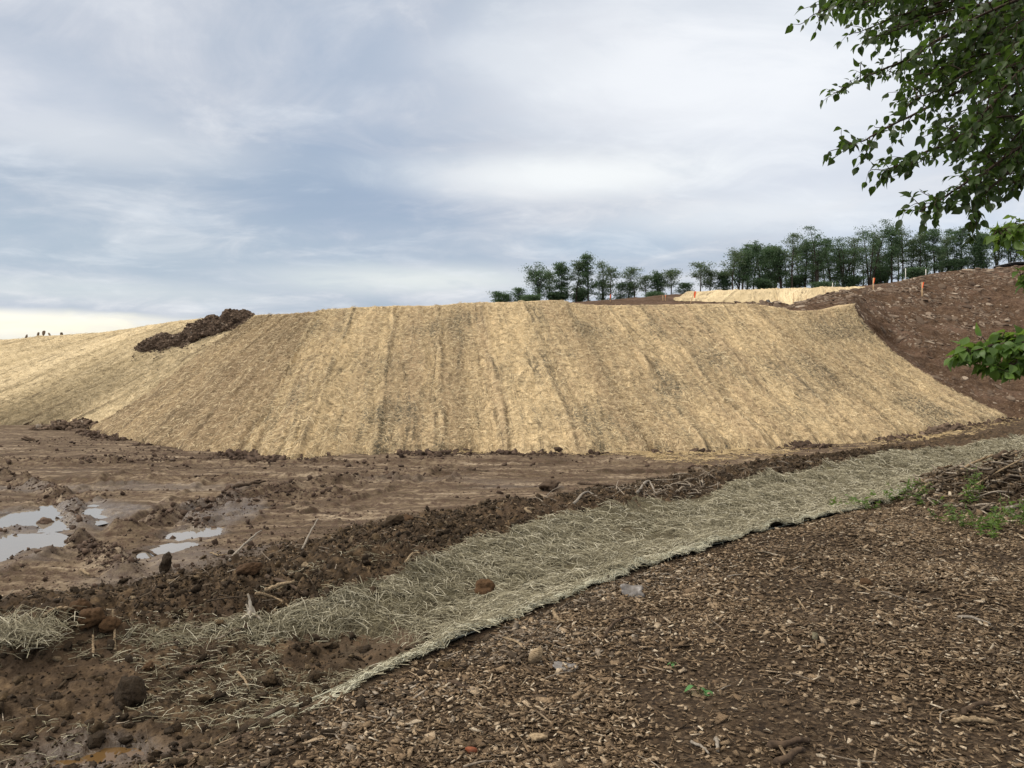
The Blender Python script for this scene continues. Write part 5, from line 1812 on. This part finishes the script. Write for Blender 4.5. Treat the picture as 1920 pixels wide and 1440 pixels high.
# ------------------------------------------------------------------ row of trees on the skyline
def far_tree(px, yb, yt, d, wpx, dens, kind, label, seed, name='tree'):
    rr2 = np.random.default_rng(seed)
    b = P(px, yb, d); tp = P(px, yb - (yb - yt) * 1.05, d)
    b[2] -= .8
    Ht = tp[2] - b[2]
    wd = wpx / F * d / 2 * 1.05
    root = empty(name, b)
    tag(root, label, 'tree' if name != 'shrub' else 'shrub', 'trees along the skyline behind the bank' if name != 'shrub' else 'shrubs at the foot of the skyline trees')
    wood = MB()
    pos = []
    ntr = 1 if kind != 'multi' else 3
    for m_ in range(ntr):
        lean = rr2.normal(0, .04 if ntr == 1 else .12, 2) * Ht
        hh = Ht * (1 if m_ == 0 else rr2.uniform(.7, .95))
        tr = smooth_path([np.zeros(3), np.array([lean[0] * .2 + rr2.normal(0, .1), lean[1] * .3, hh * .35]), np.array([lean[0] * .6 + rr2.normal(0, .15), lean[1] * .6, hh * .7]), np.array([lean[0], lean[1], hh * .97])], 16)
        wood.tube(tr, np.linspace(.012 * Ht + .05, .02, 16), 6)
        nl = int((27 if kind != 'dense' else 36) * (1 if ntr == 1 else .65))
        lo = {'airy': .36, 'dense': .16, 'multi': .3, 'bush': .06, 'bare': .42}[kind]
        for k in range(nl):
            f = lo + (1 - lo) * (k + rr2.uniform(0, 1)) / nl
            i = min(f * 15, 14.9); j = int(i)
            q_ = tr[j] + (tr[j + 1] - tr[j]) * (i - j)
            a = rr2.uniform(0, 6.28)
            g_ = (f - lo) / (1 - lo)
            prof = (.45 + .75 * math.sin(pi * min(1, g_ * .8 + .22))) if kind != 'dense' else (1.0 - .7 * g_ ** 1.6)
            L = wd * prof * rr2.uniform(.4, 1.2) / (1 if ntr == 1 else 1.25)
            rise = rr2.uniform(.35, .9)
            e_ = q_ + np.array([math.cos(a) * L, math.sin(a) * L, L * rise])
            e_[2] = min(e_[2], Ht * rr2.uniform(.9, 1.02))
            pts = smooth_path([q_, (q_ + e_) / 2 + np.array([0, 0, -.08 * L]) + rr2.normal(0, .08, 3), e_], 6)
            wood.tube(pts, np.linspace(.012 + .004 * Ht * (1 - g_), .006, 6), 4, False)
            nc = 5
            for c in range(nc):
                if rr2.uniform() > (.92 if kind == 'dense' else .8): continue
                t_ = rr2.uniform(.3, 1.05); i = min(t_ * 5, 4.99); j = int(i)
                cc = pts[j] + (pts[j + 1] - pts[j]) * (i - j) + rr2.normal(0, .16, 3)
                n = int(26 * dens * rr2.uniform(.3, 1.7))
                pos.append(cc + rr2.normal(0, 1, (n, 3)) * np.array([.40, .40, .15]) * rr2.uniform(.5, 1.25))
    wood.build('trunk', M['bark'], root)
    pos = np.vstack(pos)
    pos = pos[pos[:, 2] < Ht * 1.03]
    dirs = rr2.normal(0, 1, pos.shape)
    PQ = [(np.array([[0, -.3, 0], [.5, -.4, .08], [1, 0, 0], [.5, .4, .08], [0, .3, 0], [.5, 0, -.05]]), np.array([(0, 1, 2, 5), (5, 2, 3, 4)]))]
    leaf_cloud(pos, dirs, rr2.uniform(.10, .22, len(pos)), rr2, PQ).build('crown', M['leaf_far2' if kind in ('airy', 'bare') else 'leaf_far'], root, False)


TREES = [
    # px, base y, top y, dist, width px, density, kind, label
    (931, 572, 549, 112, 14, .9, 'bush', "tiny round tree at the far left end of the skyline row"),
    (946, 573, 553, 112, 14, .8, 'bush', "second tiny tree from the left end of the skyline row"),
    (972, 570, 543, 112, 20, .8, 'bush', "small low tree left of the first tall airy one on the skyline"),
    (1013, 568, 497, 110, 44, .75, 'multi', "airy wide tree with several stems, first tall one from the left on the skyline"),
    (1030, 568, 512, 114, 26, .8, 'airy', "slim tree touching the right side of the first tall airy one"),
    (1054, 568, 497, 110, 36, 1.3, 'dense', "dense dark tree second of the tall group at the left"),
    (1079, 568, 493, 111, 26, 1.3, 'airy', "narrow tree with a dark round top, just left of the tallest of the left group"),
    (1103, 566, 480, 110, 38, 1.1, 'dense', "tallest pointed tree of the left skyline group"),
    (1128, 565, 492, 112, 26, .5, 'airy', "thin see-through tree right of the tallest pointed one"),
    (1144, 564, 505, 109, 22, .5, 'bare', "nearly bare dark tree with a bent top above an orange flag"),
    (1133, 566, 528, 112, 26, .9, 'bush', "low bushy tree under the thin see-through one"),
    (1165, 563, 532, 112, 26, .8, 'bush', "low round tree right of the nearly bare tree"),
    (1188, 560, 506, 111, 36, .7, 'airy', "flat topped airy tree standing alone over a low gap in the row"),
    (1178, 562, 532, 112, 28, .8, 'bush', "leafy low tree below the flat topped airy tree, on its left"),
    (1211, 560, 520, 112, 26, .5, 'airy', "faint thin tree right of the flat topped one"),
    (1236, 556, 511, 112, 26, .7, 'multi', "forked small tree left of the gap above the pair of stakes"),
    (1258, 555, 508, 111, 30, .8, 'airy', "small round headed tree above the pair of stakes"),
    (1282, 553, 532, 112, 22, .8, 'bush', "short bush like tree left of the first leaning flag"),
    (1312, 552, 496, 111, 38, .7, 'airy', "spreading airy tree directly above the leaning orange flag"),
    (1333, 551, 508, 112, 22, .8, 'airy', "slim tree right of the spreading one above the flag"),
    (1357, 550, 512, 112, 28, 1.2, 'dense', "low dense tree before the start of the tall right hand stand"),
    (1375, 548, 470, 110, 40, .75, 'airy', "first tall tree of the right hand stand, with a flat airy crown"),
    (1384, 548, 476, 114, 30, .6, 'multi', "tall thin stemmed tree behind the first one of the stand"),
    (1400, 548, 472, 113, 34, 1.0, 'dense', "second tall tree of the stand, dark from top to bottom"),
    (1421, 547, 458, 111, 42, 1.0, 'dense', "leafy tall tree with a broad top left of the middle of the stand"),
    (1443, 547, 468, 113, 34, 1.0, 'dense', "dark mid height tree in a dip of the stand"),
    (1466, 546, 462, 111, 36, .85, 'multi', "tree with pale gaps in its crown left of the double topped one"),
    (1486, 546, 440, 110, 46, .75, 'airy', "very tall airy tree, left one of the double topped pair"),
    (1510, 546, 455, 113, 36, 1.0, 'dense', "dense tree filling the gap of the double topped pair"),
    (1533, 545, 430, 110, 52, .8, 'multi', "broad very tall tree near the middle of the stand"),
    (1556, 545, 448, 114, 36, 1.0, 'dense', "tree just right of the broad very tall one"),
    (1580, 544, 448, 111, 42, .75, 'multi', "light crowned tree above the right end of the straw terrace"),
    (1604, 543, 446, 113, 36, .5, 'bare', "thin leaved tree whose bare limbs show, left of the tall pale pair"),
    (1630, 540, 425, 110, 50, .7, 'multi', "tall pale tree with a rounded crown above the left hill flag"),
    (1650, 538, 440, 113, 36, .8, 'airy', "tree standing close behind the tall pale one"),
    (1672, 536, 430, 110, 44, 1.2, 'dense', "dark tall tree left of the lone stemmed gap"),
    (1692, 530, 428, 111, 36, .9, 'airy', "dark tall tree with a leaning trunk beside the gap in the stand"),
    (1708, 528, 455, 113, 30, 1.1, 'dense', "shorter dark tree right of the leaning trunk"),
    (1724, 524, 440, 111, 32, .7, 'airy', "tall slim tree with a see-through middle right of the gap"),
    (1752, 520, 434, 110, 44, 1.2, 'dense', "dense bushy tree above the right flag on the hill"),
    (1775, 516, 445, 112, 34, .8, 'airy', "airy tree between the two dense ones on the right"),
    (1803, 514, 430, 110, 50, 1.1, 'dense', "wide dense tree under the hanging branch tips"),
    (1826, 512, 442, 112, 36, 1.0, 'dense', "dense tree between the wide one and the round dark one"),
    (1843, 511, 441, 109, 26, 1.6, 'dense', "round topped very dark tree left of the bright green shoots"),
    (1868, 510, 428, 113, 42, .7, 'multi', "open tree behind the bright green shoots"),
    (1895, 508, 436, 112, 42, .6, 'multi', "pale open tree above the dark flat roof"),
    (1925, 506, 430, 112, 44, .7, 'multi', "tree cut by the right edge behind the dark flat roof"),
    (1965, 504, 428, 111, 50, .9, 'dense', "dense tree standing just outside the right edge"),
]
for k, (px, yb, yt, d, wp, dn, kd, lab) in enumerate(TREES):
    far_tree(px, yb, yt, d, wp, dn, kd, lab, 1000 + k)
rt = np.random.default_rng(321)
ORD = ['first', 'second', 'third', 'fourth', 'fifth', 'sixth', 'seventh', 'eighth', 'ninth', 'tenth', 'eleventh', 'twelfth', 'thirteenth', 'fourteenth', 'fifteenth', 'sixteenth']
for k, px in enumerate([1392, 1412, 1434, 1455, 1477, 1500, 1522, 1546, 1570, 1592, 1617, 1641, 1662, 1683, 1738, 1764]):
    yb = np.interp(px, [1380, 1560, 1640, 1700, 1760], [551, 549, 544, 534, 524])
    far_tree(px, yb, yb - rt.uniform(74, 96), 119 + rt.uniform(0, 5), rt.uniform(26, 38), rt.uniform(.7, 1.0), ['multi', 'airy', 'dense'][k % 3],
             "slender tree in the rear rank of the right hand stand, %s from its left end" % ORD[k], 3000 + k)
SHR = [(995, 570, 551, 40, "low dark shrub under the first tall airy tree"), (1042, 570, 550, 40, "low dark shrub under the dense tree of the left group"),
       (1085, 569, 549, 34, "low dark shrub left of the tallest pointed tree"), (1225, 560, 545, 30, "small shrub behind the brown rise left of the stakes"),
       (1430, 550, 528, 50, "dark shrub above the left half of the straw terrace"), (1490, 549, 526, 54, "dark shrub above the middle of the straw terrace"),
       (1545, 548, 526, 50, "dark shrub above the right half of the straw terrace"), (1600, 545, 520, 50, "dark shrub left of the left hill flag"),
       (1650, 541, 508, 46, "dark shrub right of the left hill flag"), (1718, 524, 500, 44, "round shrub beside the white stakes on the hill ridge"),
       (1790, 518, 490, 44, "dark shrub on the ridge under the wide dense tree")]
for k, (px, yb, yt, wp, lab) in enumerate(SHR):
    far_tree(px, yb, yt + 4 - 5 * (k % 3), 106 + 4 * (k % 3), wp * .9, .9, 'multi', lab, 2000 + k, 'shrub')


# ------------------------------------------------------------------ stakes, flags, pipe, roof
def stake(px, yb, yt, d, flag, label, mat='stake', lean=0.0, wd=.06, name='survey_stake', on=None):
    if on is not None: d = snap(on, px, yb)[1]
    b = P(px, yb, d); t_ = P(px + lean, yt, d)
    b[2] -= .12
    root = empty(name, b)
    tag(root, label, 'survey stake', 'survey stakes on the upper ground')
    ax = t_ - b; L = np.linalg.norm(ax)
    mb = MB()
    z = Vector(tuple(ax / L)); R = z.to_track_quat('Z', 'Y').to_matrix()
    # flat lath with a pointed foot
    prof = [(-.5, .12), (.5, .12)]
    hw, ht = wd / 2, wd / 4
    V = []
    for zz2, s in ((0, .2), (.12, 1), (L, 1)):
        V += [[-hw * s, -ht, zz2], [hw * s, -ht, zz2], [hw * s, ht, zz2], [-hw * s, ht, zz2]]
    V = np.array(V) @ np.array(R).T
    Q = [(0, 3, 2, 1), (8, 9, 10, 11)]
    for k in (0, 4):
        Q += [(k + i, k + (i + 1) % 4, k + 4 + (i + 1) % 4, k + 4 + i) for i in range(4)]
    mb.add(V, Q)
    mb.build('lath', M[mat], root, False)
    if flag:
        n = 7
        u, v = np.meshgrid(np.linspace(0, 1, n), np.linspace(0, 1, n))
        fx = (u - .25) * flag * .30 * (1 - .4 * v); fz = -v * flag
        fy = .035 * np.sin(u * 5 + v * 3) - .045
        top = np.stack([fx, fy, fz], -1).reshape(-1, 3) + ax * .985
        bot = top + np.array([0, .006, 0])
        Qf = grid_faces(n, n)
        mbf = MB(); mbf.add(top, Qf); mbf.add(bot, Qf[:, ::-1])
        mbf.build('flag', M['flag'], root)


stake(1294, 567, 546, 40, .34, "leaning wooden stake with an orange flag at the left of the straw terrace", lean=8)
stake(1144, 565, 552, 55, .26, "short stake with an orange ribbon under the nearly bare tree")
stake(1243, 563, 554, 58, 0, "plain stub stake, left one of a pair on the brown rise")
stake(1247.5, 563.5, 553, 58, .16, "stub stake with an orange tip, right one of a pair on the brown rise")
stake(1637.5, 544, 521, 49, .34, "wooden stake with a pale orange flag on the left shoulder of the brown hill", wd=.08, on=hV)
stake(1729, 555, 529, 46, .36, "wooden stake with a bright orange flag on the face of the brown hill", wd=.08, on=hV)
stake(1488, 570, 549, 48, 0, "tall thin bare stake in front of the straw terrace, leftmost of three")
stake(1496.5, 569, 557, 48, 0, "shortest thin bare stake in front of the straw terrace, middle of three")
stake(1511.5, 569, 554, 47, 0, "thin bare stake at the right corner of the straw terrace, rightmost of three")
stake(1458, 566, 559, 52, 0, "small bare stake behind the white pipe")
stake(1425, 570, 563, 46, .0, "little stub stake left of the white pipe")
stake(1548, 556, 543, 52, 0, "bare stake near the upper right end of the straw terrace")
stake(1561, 543, 530, 66, 0, "white marker stake where the straw terrace meets the hill", 'stake_white', wd=.06)
stake(1698, 524, 503, 56, 0, "tall white marker stake on the hill ridge, left of two", 'stake_white', wd=.05)
stake(1736, 516, 505, 56, 0, "short white marker stake on the hill ridge, right of two", 'stake_white', wd=.06)

# drain pipe with black flared end
a = P(1442, 567.5, 44); b = P(1468, 572.5, 44.6)
root = empty('drain_pipe', a); tag(root, "white drain pipe with a black flared end lying on the crest", 'drain pipe')
ax = b - a
mb = MB(); mb.tube([ax * .03, ax * .5, ax], [.06, .06, .06], 14); mb.build('pipe', M['pipe_white'], root)
mb = MB()
u = ax / np.linalg.norm(ax)
mb.tube([-u * .14, -u * .10, -u * .02, u * .06], [.16, .17, .10, .075], 16); mb.build('pipe_end', M['pipe_black'], root)
tag(single('soil_clod', 0, 0, .16, M['clod_red'], "orange brown dirt lump left of the black pipe end", 'clod', cp(30), (1.6, 1, .8), .2, at=P(1434, 571, 44)))

# dark low roof at the hill top
c = P(1898, 500, 57)
root = empty('flat_roof_shelter', c); tag(root, "dark low shelter with a flat roof on the hill top at the right edge", 'shelter')
mb = MB(); mb.box((.3, 0, .10), (1.9, 2.4, .12), Matrix.Rotation(-.03, 3, 'Y')); mb.build('roof', M['roof'], root, False)
mb = MB(); mb.box((.3, -.05, .185), (2.05, 2.6, .035), Matrix.Rotation(-.03, 3, 'Y')); mb.build('trim', M['roof_edge'], root, False)
for sx in (-.5, 1.1):
    for sy in (-1.0, 1.0):
        mb = MB(); mb.box((sx, sy, -.4), (.09, .09, .9)); mb.build('post', M['wood_dark'], root, False)
# a pale rock on the lower hill
single('stone', 0, 0, .22, M['stone'], "pale whitish rock low on the brown hillside under the drooping green leaves", 'stone', STP[3], (1.3, .9, .6), .3, at=P(1897, 750, 31.9 + 1.3))
